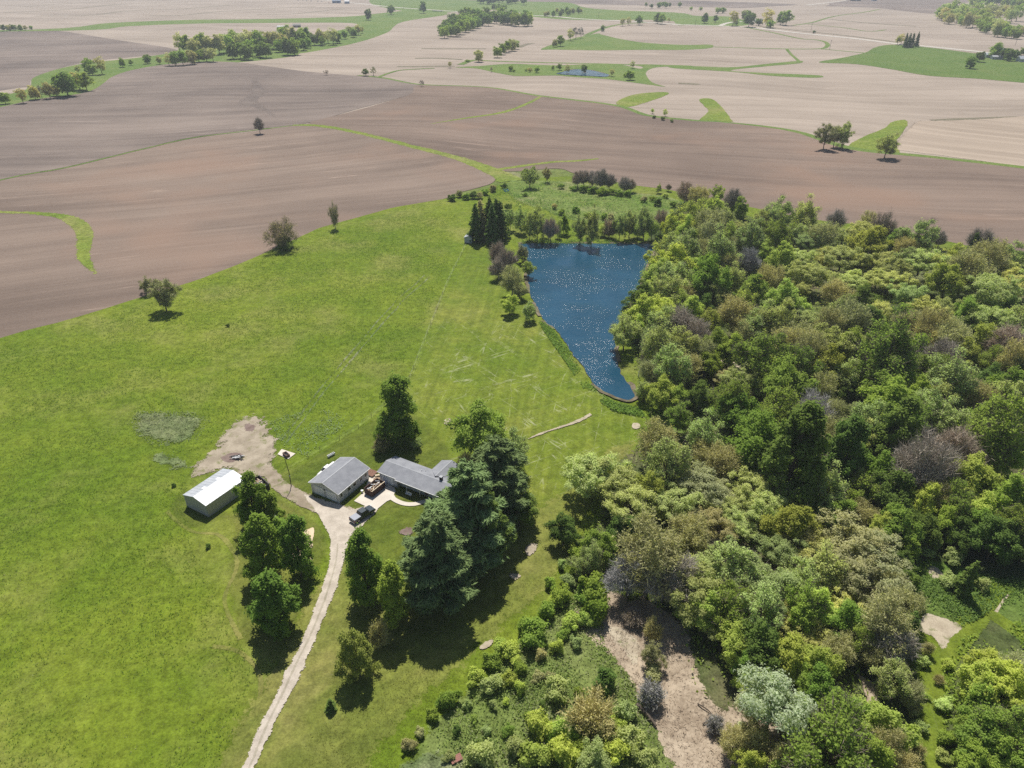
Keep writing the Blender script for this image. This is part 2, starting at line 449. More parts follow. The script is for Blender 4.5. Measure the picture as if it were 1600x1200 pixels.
c2 = lambda *a: [(530 + x / 2.963, y / 2.963) for x, y in a]
c3 = lambda *a: [(1060 + x / 2.963, y / 2.963) for x, y in a]
c8 = lambda *a: [(1060 + x / 2.963, 200 + y / 2.963) for x, y in a]

g = MB(); g.add([(-6000, -600, 0), (6000, -600, 0), (6000, 9000, 0), (-6000, 9000, 0)], [(0, 1, 2, 3)])
g.build('ground', M['ground'], kind='structure', label='open farmland sheet under all the fields')

# far pale stubble over everything beyond the tilled land
sheet('stubble_field', [Vector(v) for v in ((-3500, 420), (-700, 420), (0, 470), (700, 330), (3500, 330), (3500, 7000), (-3500, 7000))], M['stubble'], nz(0.004), 0, 'wide pale stubble fields filling the far distance')
# far tilled fields
region('tilled_field', [(-500, 60), (0, 50), (60, 48), (100, 49), (180, 62), (270, 76), (262, 84), (150, 95), (90, 108), (50, 125), (45, 137), (0, 142), (-500, 235)], 'soilB', 'dark tilled field beyond the creek trees', amp=0.8, step=0.004)
region('tilled_field', c3((600, 26), (780, 3), (800, -18), (2600, -14), (1340, 12), (1290, 30), (1200, 62), (1050, 52), (930, 38), (760, 30)), 'soilB', 'dull purple tilled field on the far rise', amp=0.8, step=0.004)
region('tilled_field', c3((-200, 2), (100, 4), (540, 20), (420, 30), (250, 38), (0, 27), (-200, 24)), 'soilB', 'narrow dark tilled field along the far horizon side', amp=0.5, step=0.004)
region('tilled_field', [(600, -4), (700, -8), (900, -6), (960, 0), (1050, 5), (1060, 9), (900, 6), (700, 1)], 'soilB', 'dim tilled strip above the far green valley', amp=0.5, step=0.004)
# far green valley with the paved road
region('grass_valley', c2((200, -8), (700, 4), (900, 8), (1060, 12), (1140, 35), (1300, 48), (1600, 62), (1640, 102), (1440, 92), (1100, 92), (900, 78), (860, 62), (700, 45), (545, 55), (400, 64), (300, 52), (150, 18)), 'farverge', 'green valley floor along the far road', amp=1.0, step=0.004)
region('grass_valley', c3((-10, 70), (120, 75), (250, 78), (330, 112), (210, 122), (60, 116), (-10, 113)), 'farverge', 'green plot before the far farm trees', amp=0.8, step=0.004)
region('stubble_field', c3((-40, 36), (150, 62), (300, 80), (420, 100), (700, 20), (560, 22), (300, 38)), 'stubble', 'pale stubble rise behind the far farm trees', amp=0.8, step=0.004)
region('grass_strip', [(-400, 52), (55, 46), (170, 36), (300, 31), (400, 30), (540, 26), (600, 20), (660, 15), (700, 22), (630, 34), (606, 50), (560, 66), (480, 82), (400, 91), (362, 97), (330, 96), (330, 80), (440, 62), (536, 46), (548, 36), (400, 36), (300, 37), (200, 41), (100, 48)], 'farverge', 'green creek meadow winding past the far lone trees', amp=1.2, step=0.004)
region('creek_meadow', [(-400, 268), (0, 172), (60, 160), (120, 150), (160, 136), (190, 120), (240, 108), (330, 100), (400, 95), (470, 83), (440, 60), (300, 70), (270, 82), (200, 92), (140, 98), (90, 108), (52, 122), (45, 136), (0, 150), (-400, 225)], 'farverge', 'green creek bottom with shrubs between two tilled fields', amp=1.0, step=0.004)
# thin terrace ridges in the far stubble
for pts in (c1((160, 75), (420, 70), (600, 50), (860, 40), (1060, 25)), c1((690, 73), (850, 70), (1000, 55), (1250, 40), (1460, 30)), c1((20, 58), (300, 45), (560, 20), (870, 10)),
            c1((110, 30), (300, 18), (620, 2)), c1((1190, 68), (1350, 65), (1500, 50), (1590, 42)), c2((270, 308), (360, 308), (500, 306), (520, 308)), c2((350, 270), (450, 270), (570, 276)),
            c2((380, 225), (520, 226), (680, 226)), c2((830, 220), (860, 208), (895, 200)), c3((0, 386), (60, 388), (90, 392)),
            c3((1180, 560), (1300, 553), (1450, 548), (1700, 540)), c3((700, 90), (900, 108), (1100, 122))):
    ribbon('terrace_ridge', pts, 9.0, 'ridge', 'thin brown terrace line across the far stubble', amp=0.5, step=0.004)
# green waterways and plots over the stubble
region('grass_patch', c2((540, 312), (640, 306), (800, 296), (1000, 303), (1130, 298), (1300, 300), (1390, 318), (1400, 308), (1330, 298), (1500, 300), (1640, 306), (1470, 312), (1420, 340), (1450, 382), (1510, 402), (1400, 388), (1250, 368), (1100, 358), (1000, 350), (860, 352), (800, 350), (720, 336), (640, 318)), 'farverge', 'green plot round the small far pond', amp=1.0, step=0.004)
ribbon('grass_strip', c2((610, 278), (800, 286), (1000, 291), (1340, 299), (1600, 307), (1750, 312)), 7, 'farverge', 'green waterway crossing the stubble above the small pond', amp=0.7, step=0.004)
region('grass_patch', c3((-20, 303), (230, 312), (400, 297), (560, 282), (562, 293), (420, 306), (240, 326), (400, 338), (650, 349), (640, 360), (440, 352), (240, 332), (-20, 316)), 'farverge', 'forked green waterway in the stubble', amp=0.6, step=0.004)
region('grass_patch', c2((935, 226), (1050, 186), (1140, 166), (1200, 155), (1220, 162), (1330, 186), (1440, 200), (1600, 208), (1720, 207), (1720, 222), (1600, 231), (1400, 231), (1200, 233), (1000, 230)), 'farverge', 'green wedge of grass with shrubs along its edge', amp=1.0, step=0.004)
ribbon('grass_strip', c3((0, 212), (130, 216), (300, 222), (480, 226), (650, 226), (690, 212), (680, 195), (640, 185), (560, 178), (440, 152), (310, 126)), 6, 'farverge', 'curling green waterway below the far road', amp=0.6, step=0.004)
ribbon('grass_strip', c3((500, 226), (520, 250), (565, 290)), 4, 'farverge', 'short green link between two waterways', amp=0.5, step=0.004)
ribbon('grass_strip', c3((650, 226), (760, 236), (870, 246)), 5, 'farverge', 'green strip leading to the big hay field', amp=0.5, step=0.004)
ribbon('grass_strip', c2((1140, 165), (1220, 132), (1310, 112), (1440, 104)), 9, 'farverge', 'green strip beneath the row of far round trees', amp=0.6, step=0.004)
ribbon('grass_strip', c3((530, 118), (620, 104), (720, 76), (850, 58), (930, 44)), 6, 'farverge', 'thin green waterway climbing the far rise', amp=0.6, step=0.004)
ribbon('grass_strip', c3((600, 112), (760, 128), (880, 145), (960, 138)), 5, 'farverge', 'thin green waterway bending across the far rise', amp=0.6, step=0.004)
region('hay_field', c3((648, 289), (760, 268), (860, 245), (900, 225), (940, 212), (1010, 207), (1110, 215), (1250, 231), (1400, 250), (1600, 262), (2600, 330), (2600, 470), (1600, 384), (1400, 366), (1150, 350), (980, 320), (820, 297)), 'hay', 'large green hay field below the far road', amp=1.0, step=0.004)
region('stubble_field', c3((1060, 590), (1100, 560), (1180, 558), (1450, 547), (2200, 500), (2200, 800), (1600, 772), (1300, 735), (1000, 695), (990, 690), (1010, 640)), 'stubbleR', 'pale corn stubble with rows by the lone round tree', 5, amp=0.8, step=0.004)
region('grass_patch', c2((1280, 476), (1340, 444), (1420, 430), (1510, 427), (1520, 440), (1400, 482), (1330, 496)), 'waterway', 'green blade of grass beside the tilled field edge', 1.2, amp=0.5, step=0.004)
region('grass_patch', c3((95, 460), (150, 457), (190, 482), (245, 550), (240, 566), (90, 568), (135, 517), (115, 490)), 'waterway', 'stubby green grass plot in the stubble', 1.2, amp=0.5, step=0.004)
region('grass_patch', c8((790, 75), (880, 30), (960, -5), (985, -28), (1050, -38), (1062, -10), (1010, 70), (1030, 122), (950, 122), (830, 105)), 'waterway', 'green waterway holding the lone round tree', 1.5, amp=0.6, step=0.004)
# the far road and farm lane
ribbon('road', c2((-300, -20), (50, 12), (250, 33), (430, 46), (540, 53), (700, 62), (890, 71), (1000, 76), (1100, 86), (1300, 97), (1500, 108), (1590, 115)), 11, 'road', 'pale paved road running past the far groves', step=0.004)
ribbon('road', c3((-30, 113), (200, 120), (340, 127), (540, 151), (800, 177), (1020, 204), (1150, 215), (1400, 240), (1600, 262), (1900, 300)), 11, 'road', 'pale paved road above the big hay field', step=0.004)
ribbon('farm_lane', c3((190, 120), (230, 106), (290, 100), (400, 100)), 9, 'road', 'pale lane to the far farm trees', step=0.004)
ribbon('farm_lane', c3((590, 24), (680, 14), (780, 2)), 10, 'road', 'pale lane climbing the far tilled rise', step=0.004)
ribbon('verge', c3((340, 118), (540, 140), (800, 168), (1000, 194)), 7, 'ridge', 'brushy verge along the far road', amp=1.0, step=0.004)
# tilled fields of the middle distance
region('tilled_field', [(-400, 262), (0, 168), (60, 155), (140, 143), (180, 118), (230, 105), (300, 97), (362, 97), (420, 104), (480, 112), (600, 123), (655, 133), (640, 148), (560, 170), (470, 195), (400, 202), (300, 215), (200, 238), (100, 262), (0, 281), (-400, 380)], 'soilB', 'grey brown tilled field crossed by a damp dark patch', amp=0.8, step=0.004)
ribbon('damp_patch', [(398, 122), (402, 145), (388, 160), (412, 170), (436, 190)], [9, 18, 20, 12, 6], 'damp', 'dark damp streak down the tilled field', 9, amp=1.5, step=0.004)
region('tilled_field', [(655, 133), (760, 137), (840, 150), (960, 165), (1010, 180), (1080, 188), (1140, 192), (1240, 205), (1330, 232), (1450, 245), (1600, 262), (2100, 320), (2100, 470), (1600, 396), (1520, 388), (1440, 372), (1380, 360), (1280, 350), (1200, 335), (1120, 318), (1060, 305), (990, 294), (900, 272), (870, 264), (790, 268), (740, 254), (640, 229), (540, 206), (480, 194), (560, 172), (640, 148)], 'soilC', 'brown tilled field stretching behind the pond and the wood', amp=0.8, step=0.004)
region('tilled_field', [(-700, 520), (-400, 385), (0, 283), (100, 264), (200, 240), (300, 217), (400, 205), (458, 196), (500, 197), (560, 207), (640, 227), (720, 248), (765, 266), (775, 280), (760, 290), (715, 302), (690, 312), (620, 324), (560, 340), (500, 357), (470, 370), (400, 402), (340, 427), (280, 447), (200, 472), (100, 502), (0, 529), (-700, 720)], 'soilA', 'brown tilled field with contour rows above the pasture', amp=0.6, step=0.004)
ribbon('grass_strip', [(-400, 383), (0, 282), (100, 263), (200, 239), (300, 216), (400, 203.5), (470, 195)], 2.0, 'farverge', 'thin grassy line between two tilled fields', amp=0.6, step=0.004)
ribbon('grass_strip', [(560, 118), (600, 122), (655, 132), (760, 136.5), (840, 149.5), (960, 164.5), (1010, 180), (1080, 188), (1140, 192), (1240, 205), (1330, 232), (1450, 245), (1600, 262), (2000, 310)], [5, 5, 4, 4, 5, 6, 6, 5, 4, 6, 8, 7, 7, 7], 'farverge', 'long grassy line between tilled soil and stubble', amp=0.8, step=0.004)
ribbon('grass_strip', c2((180, 358), (260, 330), (330, 322), (440, 316)), 4, 'farverge', 'short grassy line above the tilled corner', amp=0.6, step=0.004)
ribbon('grass_strip', c2((560, 300), (600, 284), (620, 280)), 8, 'farverge', 'grass nook beside the far lone tree', amp=0.6, step=0.004)
ribbon('waterway', [(672, 194), (720, 186), (780, 177), (815, 166), (845, 151)], [1.5, 4, 5.5, 5, 4], 'waterway', 'yellow green grass waterway fading into the tilled field', 1.2, amp=0.8, step=0.004)
ribbon('waterway', [(455, 196), (500, 197), (560, 208), (640, 228), (720, 249), (775, 270), (800, 284)], [6, 8, 7.5, 7.5, 9, 13, 16], 'waterway', 'yellow green grass waterway leading down to the pond', 2.2, amp=0.6, step=0.004)
ribbon('waterway', [(775, 266), (800, 262), (860, 254), (900, 252), (936, 248)], [6, 5, 5, 4.5, 3], 'waterway', 'grass spur waterway beside the brown tilled field', 1.2, amp=0.6, step=0.004)
ribbon('waterway', [(-300, 318), (-60, 328), (0, 332), (60, 334), (105, 341), (130, 358), (133, 385), (132, 405), (150, 430)], [4, 4, 4, 5, 7.5, 8.5, 6.5, 5.5, 2.5], 'waterway', 'hooked green waterway in the tilled field', 1.8, amp=0.5, step=0.004)

# near grassland
LAY[0] += 0.004
region('pasture', [(-700, 735), (0, 529), (100, 502), (200, 472), (280, 447), (340, 427), (400, 402), (470, 370), (500, 357), (560, 340), (620, 324), (690, 312), (720, 306), (760, 296), (800, 284), (900, 276), (990, 290), (1060, 300), (1200, 330), (1280, 345), (1380, 356), (1520, 386), (1600, 394), (2100, 470), (2300, 900), (2600, 1700), (-900, 1700)], 'pasture', 'bright green pasture with pale tufts sloping to the farmyard', amp=0.6, seg=6)
region('lawn', [(735, 376), (758, 378), (792, 384), (800, 392), (806, 440), (812, 470), (846, 506), (884, 545), (920, 604), (975, 640), (1010, 660), (1010, 720), (940, 800), (850, 850), (700, 840), (560, 700), (600, 655), (640, 598), (690, 490), (722, 420)], 'lawn', 'mown lawn striped with pale clippings beside the pond', 1.6, amp=0.5)
region('lawn_strip', [(1010, 690), (930, 800), (895, 890), (800, 990), (730, 1050), (660, 1120), (600, 1190), (560, 1290), (430, 1400), (200, 1400), (330, 1180), (400, 1060), (455, 950), (500, 900), (540, 840), (600, 800), (700, 800), (850, 780), (940, 700)], 'strip', 'yellowish mown strip between the pines and the thicket', 5, amp=0.6)
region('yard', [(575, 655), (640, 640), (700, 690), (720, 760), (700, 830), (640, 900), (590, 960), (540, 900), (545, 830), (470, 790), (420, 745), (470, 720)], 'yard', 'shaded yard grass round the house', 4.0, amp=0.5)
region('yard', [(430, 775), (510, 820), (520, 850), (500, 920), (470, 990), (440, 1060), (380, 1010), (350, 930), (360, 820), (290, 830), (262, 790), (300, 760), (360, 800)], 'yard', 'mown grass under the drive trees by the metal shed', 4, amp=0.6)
ribbon('fence_path', [(728, 382), (700, 440), (668, 520), (640, 592), (600, 634), (560, 668), (500, 704), (440, 738)], [1.2] * 8, 'waterway', 'pale worn line along the pasture fence', 0.45, amp=0.2)
for lx in ([(440, 690), (500, 610), (560, 540), (620, 470), (665, 430)], [(447, 694), (508, 613), (568, 543), (628, 473), (672, 433)]):
    ribbon('worn_track', lx, 0.8, 'weedy', 'faint pale wheel track climbing the pasture', 0.5, amp=0.6)
ribbon('worn_track', [(330, 1010), (375, 1020), (405, 1060), (400, 1120), (380, 1180), (360, 1260)], 1.4, 'strip', 'faint mown line curving beside the lower drive', 0.7, amp=0.4)
ribbon('worn_track', [(262, 800), (300, 830), (345, 838), (372, 880), (352, 940), (378, 1000)], 1.2, 'strip', 'faint mown edge round the drive trees', 0.6, amp=0.4)
# marsh behind the pond, bank meadow
region('marsh', [(790, 284), (830, 282), (900, 285), (990, 300), (1060, 312), (1080, 340), (1040, 352), (960, 352), (890, 345), (850, 330), (800, 312)], 'marsh', 'pale reedy marsh behind the pond', 4, amp=1.0)
region('marsh', [(760, 318), (800, 330), (840, 345), (845, 358), (800, 352), (765, 338)], 'marsh', 'pale weedy ground beside the dark conifers', 3, amp=1.0)
ribbon('ditch_growth', [(790, 300), (820, 312), (850, 325), (880, 338), (920, 347)], [3, 4, 4, 5, 4], 'tall', 'dark green weeds lining the marsh ditch', 1.2, amp=1.0)
# forest floor
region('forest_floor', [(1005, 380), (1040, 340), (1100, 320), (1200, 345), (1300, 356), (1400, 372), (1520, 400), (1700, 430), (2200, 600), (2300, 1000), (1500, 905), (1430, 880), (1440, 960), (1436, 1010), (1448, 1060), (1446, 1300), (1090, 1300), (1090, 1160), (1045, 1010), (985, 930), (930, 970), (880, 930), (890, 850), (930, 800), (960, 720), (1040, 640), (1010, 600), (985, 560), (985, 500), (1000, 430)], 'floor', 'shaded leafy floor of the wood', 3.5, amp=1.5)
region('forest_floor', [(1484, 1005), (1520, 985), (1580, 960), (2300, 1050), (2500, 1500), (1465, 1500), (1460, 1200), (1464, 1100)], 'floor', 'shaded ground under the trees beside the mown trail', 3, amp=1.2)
region('thicket_meadow', [(925, 895), (975, 930), (980, 1010), (1020, 1070), (1050, 1120), (1090, 1200), (1120, 1320), (560, 1320), (640, 1165), (720, 1080), (800, 1010), (860, 950)], 'meadow', 'rough grass meadow full of bushes', 3.5, amp=1.0)
region('tall_grass', [(1415, 870), (1480, 880), (1560, 905), (1640, 900), (1800, 960), (1700, 1040), (1600, 1010), (1545, 960), (1500, 990), (1440, 960), (1405, 915)], 'tall', 'deep green tall grass in the wood clearing', 2.0, amp=0.8)
ribbon('mown_trail', [(1440, 1400), (1452, 1200), (1455, 1110), (1470, 1050), (1500, 1000), (1540, 945), (1568, 912)], [3.2, 3.2, 3.2, 3.0, 3.2, 3.6, 3.6], 'lawn', 'mown grass trail through the wood clearing', 1.1, amp=0.3)
ribbon('mown_trail', [(1535, 950), (1570, 975), (1620, 1005), (1700, 1050)], [2.4, 2.6, 2.6, 2.6], 'lawn', 'side branch of the mown trail', 0.6, amp=0.3)
region('straw_patch', [(1440, 960), (1458, 958), (1500, 975), (1508, 982), (1490, 1000), (1472, 1020), (1455, 1000), (1430, 985)], 'palechips', 'pale straw patch beside the mown trail', 1.0, amp=0.5)
region('straw_patch', [(1448, 886), (1462, 888), (1475, 902), (1462, 908), (1450, 900)], 'palechips', 'small pale straw patch under the cedar', 0.7, amp=0.4)
ribbon('straw_line', [(1556, 958), (1568, 940), (1575, 930)], 0.7, 'palechips', 'pale straw line beside the trail fork', 0.25, amp=0.2)
# mulched clearing
region('mulched_clearing', [(958, 918), (985, 935), (1010, 930), (1075, 975), (1090, 1005), (1100, 1045), (1108, 1080), (1140, 1100), (1160, 1090), (1230, 1110), (1232, 1180), (1225, 1260), (1080, 1280), (1035, 1195), (1012, 1140), (985, 1105), (966, 1062), (935, 1030), (902, 990), (884, 948), (930, 930)], 'mulch', 'brown mulched clearing at the thicket edge', 3.2, amp=1.0)
region('pale_mulch', [(935, 980), (960, 975), (990, 985), (1005, 1010), (1000, 1045), (985, 1050), (960, 1015)], 'palechips', 'pale shredded straw at the clearing top', 1.8, amp=0.8)
region('bare_ground', [(1330, 1040), (1352, 1060), (1372, 1075), (1370, 1110), (1352, 1105), (1340, 1070)], 'mulch', 'small bare brown opening inside the wood', 1.2, amp=0.6)
region('bare_ground', [(1115, 598), (1150, 590), (1175, 572), (1140, 560), (1100, 566)], 'palechips', 'dusty opening in the wood by the pond', 2.0, amp=1.0)
ribbon('wood_path', [(1060, 660), (1085, 645), (1110, 632), (1125, 618)], [2.0, 2.2, 2.2, 2.0], 'waterway', 'faint grass path leaving the pond shore', 0.6, amp=0.3)
region('tall_grass', [(1040, 655), (1080, 640), (1115, 615), (1125, 632), (1100, 665), (1060, 678)], 'tall', 'deep green weeds at the wood opening', 1.5, amp=0.8)
# farmyard
region('dirt_yard', [(285, 752), (308, 718), (336, 682), (370, 655), (402, 645), (432, 660), (442, 690), (440, 716), (440, 742), (425, 765), (402, 762), (375, 752), (350, 740), (325, 750)], 'baredirt', 'bare dirt yard behind the metal shed', 6.0, amp=1.0)
region('weed_patch', [(196, 668), (215, 645), (250, 640), (300, 645), (330, 660), (310, 690), (275, 705), (240, 700), (210, 690)], 'weedy', 'grey green weed patch in the pasture', 7.0, amp=1.0)
region('weed_patch', [(222, 715), (260, 705), (300, 720), (290, 740), (250, 738)], 'weedy', 'pale trodden patch beside the metal shed', 5, amp=0.8)
region('burnt_ground', [(345, 715), (365, 707), (382, 712), (378, 720), (360, 726), (347, 723)], 'stain', 'ash stained dirt of a burn pile', 0.9, amp=0.4)
region('brown_earth', [(378, 668), (392, 662), (405, 666), (400, 676), (385, 677)], 'stain', 'dark bare patch at the top of the dirt yard', 1.8, amp=0.4)
region('farm_track', [(398, 745), (428, 728), (446, 748), (470, 764), (500, 778), (540, 790), (560, 800), (556, 828), (540, 838), (522, 845), (512, 822), (490, 805), (455, 790), (425, 770), (412, 752)], 'trackdirt', 'worn dirt track joining the drive to the dirt yard', 1.5, amp=0.4)
region('gravel_drive', [(470, 772), (500, 780), (540, 792), (552, 797), (585, 788), (592, 800), (570, 822), (552, 838), (545, 858), (541, 880), (530, 920), (515, 955), (497, 1000), (475, 1050), (452, 1095), (428, 1140), (405, 1195), (360, 1300), (324, 1300), (376, 1195), (402, 1138), (428, 1085), (450, 1040), (470, 1000), (488, 955), (502, 915), (511, 880), (513, 850), (506, 826), (490, 800)], 'gravel', 'pale gravel drive curving up to the farmyard', 1.1, amp=0.25)
for off in (0,):
    ribbon('wheel_rut', [(352, 1290), (392, 1195), (416, 1138), (441, 1087), (463, 1040), (484, 998), (502, 955), (516, 915), (525, 880), (528, 850)], 0.5, 'rut', 'darker grassy crown along the middle of the drive', 0.2, amp=0.15)
h7 = lambda *a: [(470 + x / 5.926, 690 + y / 5.926) for x, y in a]
region('concrete_pad', h7((495, 560), (585, 480), (640, 330), (735, 345), (870, 440), (880, 470), (862, 500), (880, 530), (800, 562), (690, 650)), 'concrete', 'pale concrete parking pad before the house', amp=0, smooth=False)
ribbon('concrete_path', h7((830, 520), (890, 560), (960, 585), (1040, 590), (1100, 578), (1160, 560), (1200, 540)), 1.25, 'concrete', 'curved pale concrete walk to the front door', step=0.004)
region('concrete_slab', [(434, 711.5), (440.5, 703.5), (462, 710.5), (451, 719)], 'concrete', 'small pale concrete slab behind the utility pole', amp=0, smooth=False)
region('sand_patch', [(474, 832), (482, 827), (492, 826), (490, 846), (489, 856), (478, 858), (470, 850)], 'sand', 'sandy play patch under the drive trees', 0.5, amp=0.3)
region('sand_patch', [(455, 868), (470, 860), (480, 862), (490, 880), (470, 892), (452, 885)], 'sand', 'sandy ground between the drive tree trunks', 0.6, amp=0.3)
# bare marks in the lawns
region('bare_spot', [(822, 852), (832, 848), (843, 852), (838, 866), (826, 872), (818, 866)], 'baredirt', 'oval bare spot on the mown strip behind the pines', 1.4, amp=0.3)
region('bare_spot', [(794, 901), (804, 896), (816, 900), (814, 908), (802, 912)], 'palechips', 'wood chip ring left where a stump was ground', 1.3, amp=0.3)
region('bare_spot', [(620, 833), (632, 824), (648, 823), (652, 834), (640, 842), (626, 840)], 'stain', 'round brown bed of bare soil before the pines', 1.6, amp=0.3)
region('bare_spot', [(693, 658), (702, 655), (708, 659), (702, 664), (694, 665)], 'palechips', 'white chalky spot on the lawn behind the house', 0.4, amp=0.2)
ribbon('bare_streak', [(815, 692), (840, 682), (870, 671), (900, 661), (926, 649)], [0.5, 1.0, 1.3, 1.8, 1.6], 'palechips', 'pale bare streak crossing the lawn toward the wood', 0.7, amp=0.5)
region('bare_spot', [(986, 664), (998, 663), (1000, 671), (988, 672)], 'palechips', 'pale bare spot at the lawn corner by the wood', 0.5, amp=0.2)
region('bare_spot', [(746, 1013), (758, 1003), (772, 1002), (768, 1012), (752, 1019)], 'palechips', 'pale rubble patch on the mown strip edge', 0.6, amp=0.3)
region('bare_spot', [(620, 1195), (645, 1178), (690, 1170), (740, 1185), (700, 1230), (630, 1240)], 'weedy', 'dry grassy ground at the meadow corner', 3.0, amp=0.6)

# ------------------------------------------------------------------ ponds
def pond(name, px, label, bank_w, bank_h, mudlabel):
    pts = catmull([P(x, y).to_2d() for x, y in px], True, 6)
    if area(pts) < 0: pts = pts[::-1]
    pts = [p for i_, q0 in enumerate(pts) for p in (q0, (q0 + pts[(i_ + 1) % len(pts)]) / 2)]
    pts = [jit(p, 0.8) for p in pts]
    pts = [Vector((p.x + .55 * mnoise.noise(Vector((p.x * .45, p.y * .45, 7))), p.y + .55 * mnoise.noise(Vector((p.x * .45, p.y * .45, 17))))) for p in pts]
    n = len(pts)
    z = nz(0.004)
    sheet(name, pts, M['water'], z, 0, label)
    nrm = []
    for i in range(n):
        t = (pts[(i + 5) % n] - pts[i - 5]).normalized()
        nrm.append(Vector((t.y, -t.x)))
    rings = [(-0.4, z - 0.10), (0.0, z + 0.03), (0.5, z + bank_h * 0.6), (1.2, z + bank_h), (bank_w * 0.6, z + bank_h * 0.7), (bank_w, 0.005)]
    b = MB()
    for o_, h_ in rings:
        b.v += [(pts[i].x + nrm[i].x * o_ * (1 + 0.35 * mnoise.noise(Vector((pts[i].x * .2, pts[i].y * .2, 0)))), pts[i].y + nrm[i].y * o_, h_) for i in range(n)]
    for r in range(len(rings) - 1):
        for i in range(n):
            j = (i + 1) % n
            b.f.append((r * n + i, (r + 1) * n + i, (r + 1) * n + j, r * n + j)); b.m.append(0 if r < 1 or (r < 3 and mnoise.noise(Vector((pts[i].x * .09, pts[i].y * .09, 2))) > .02) else 1)
    b.build('bank', [M['mud'], M['verge']], smooth=True, kind='structure', label=mudlabel)
    return pts
POND = pond('pond', [(812, 384), (830, 381), (900, 382), (1000, 382), (1024, 384), (1018, 398), (1006, 425), (998, 450), (978, 485), (966, 510), (962, 545), (968, 575), (980, 598), (990, 618), (984, 627), (965, 624), (942, 612), (922, 598), (908, 574), (890, 545), (868, 518), (850, 500), (836, 478), (826, 450), (824, 425), (822, 402)],
            'deep blue pond between the lawn and the wood', 3.4, 0.2, 'low muddy bank round the blue pond')
pond('small_pond', c2((1005, 341), (1040, 333), (1070, 325), (1110, 323), (1160, 326), (1215, 338), (1248, 348), (1235, 357), (1170, 354), (1100, 350), (1040, 347)), 'small blue pond far off among the stubble', 2.5, 0.3, 'grassy bank of the small far pond')
region('creek_water', [(786, 297), (792, 296), (796, 299), (790, 301)], 'water', 'glint of creek water below the marsh', amp=0, step=0.004)
# ------------------------------------------------------------------ farm buildings
GZ = LAY[0]                                             # top of the ground sheets by the farmyard
M['white_metal'] = plain('white_metal', (0.60, 0.61, 0.62), 0.45, 0.4, 0.05, 0.4)
M['cream_metal'] = plain('cream_metal', (0.40, 0.39, 0.35), 0.5, 0.35, 0.06, 0.4)
M['skylight'] = plain('skylight', (0.74, 0.75, 0.76), 0.25, 0.5, 0.03, 0.6)
M['trim'] = plain('white_trim', (0.72, 0.72, 0.71), 0.5, 0.3, 0.05)
M['grey_trim'] = plain('grey_trim', (0.30, 0.31, 0.33), 0.5, 0.3, 0.05)
M['siding'] = plain('vinyl_siding', (0.50, 0.52, 0.54), 0.6, 0.25, 0.05, 0.8)
M['siding_house'] = plain('house_siding', (0.42, 0.44, 0.47), 0.6, 0.25, 0.05, 0.8)
M['garage_door'] = plain('garage_door', (0.74, 0.76, 0.80), 0.5, 0.3, 0.04, 0.8)
M['glass'] = plain('dark_glass', (0.015, 0.018, 0.022), 0.08, 0.6, 0.2)
M['dark'] = plain('dark_metal', (0.035, 0.033, 0.032), 0.6, 0.3, 0.3)
M['rust'] = plain('rusty_steel', (0.075, 0.042, 0.032), 0.75, 0.2, 0.45, 2.0)
M['tyre'] = plain('tyre_rubber', (0.018, 0.018, 0.018), 0.85, 0.2, 0.2)
M['rim'] = plain('steel_rim', (0.45, 0.46, 0.47), 0.35, 0.5, 0.1, metal=0.7)
M['wood'] = plain('weathered_wood', (0.30, 0.22, 0.15), 0.85, 0.15, 0.35, 2.0)
M['redwood'] = plain('red_stained_wood', (0.20, 0.11, 0.08), 0.8, 0.15, 0.3, 2.0)
M['palewood'] = plain('pale_lumber', (0.55, 0.46, 0.34), 0.8, 0.15, 0.3, 2.0)
M['pole'] = plain('utility_pole_wood', (0.085, 0.065, 0.05), 0.9, 0.1, 0.3, 2.0)
M['plastic'] = plain('pale_blue_plastic', (0.45, 0.52, 0.62), 0.5, 0.4, 0.08)
M['whitepaint'] = plain('white_paint', (0.66, 0.66, 0.65), 0.45, 0.4, 0.06)
M['truck_paint'] = plain('dark_truck_paint', (0.018, 0.030, 0.036), 0.25, 0.5, 0.2, coat=0.6)
M['tonneau'] = plain('silver_bed_cover', (0.24, 0.255, 0.30), 0.5, 0.4, 0.06)
M['lamp_white'] = plain('headlight_lens', (0.7, 0.72, 0.74), 0.15, 0.6, 0.05)
M['lamp_red'] = plain('taillight_lens', (0.35, 0.02, 0.02), 0.2, 0.6, 0.1)
M['brick'] = plain('brown_block', (0.14, 0.085, 0.065), 0.85, 0.15, 0.35, 4.0)
M['redsheet'] = plain('red_sheet_metal', (0.24, 0.10, 0.075), 0.6, 0.3, 0.25, 2.0)
M['barnblue'] = plain('blue_metal', (0.13, 0.21, 0.34), 0.5, 0.4, 0.08)
M['orange'] = plain('orange_paint', (0.6, 0.16, 0.04), 0.5, 0.4, 0.08)
M['greyroof'] = plain('grey_metal_roof', (0.33, 0.34, 0.36), 0.5, 0.4, 0.1)

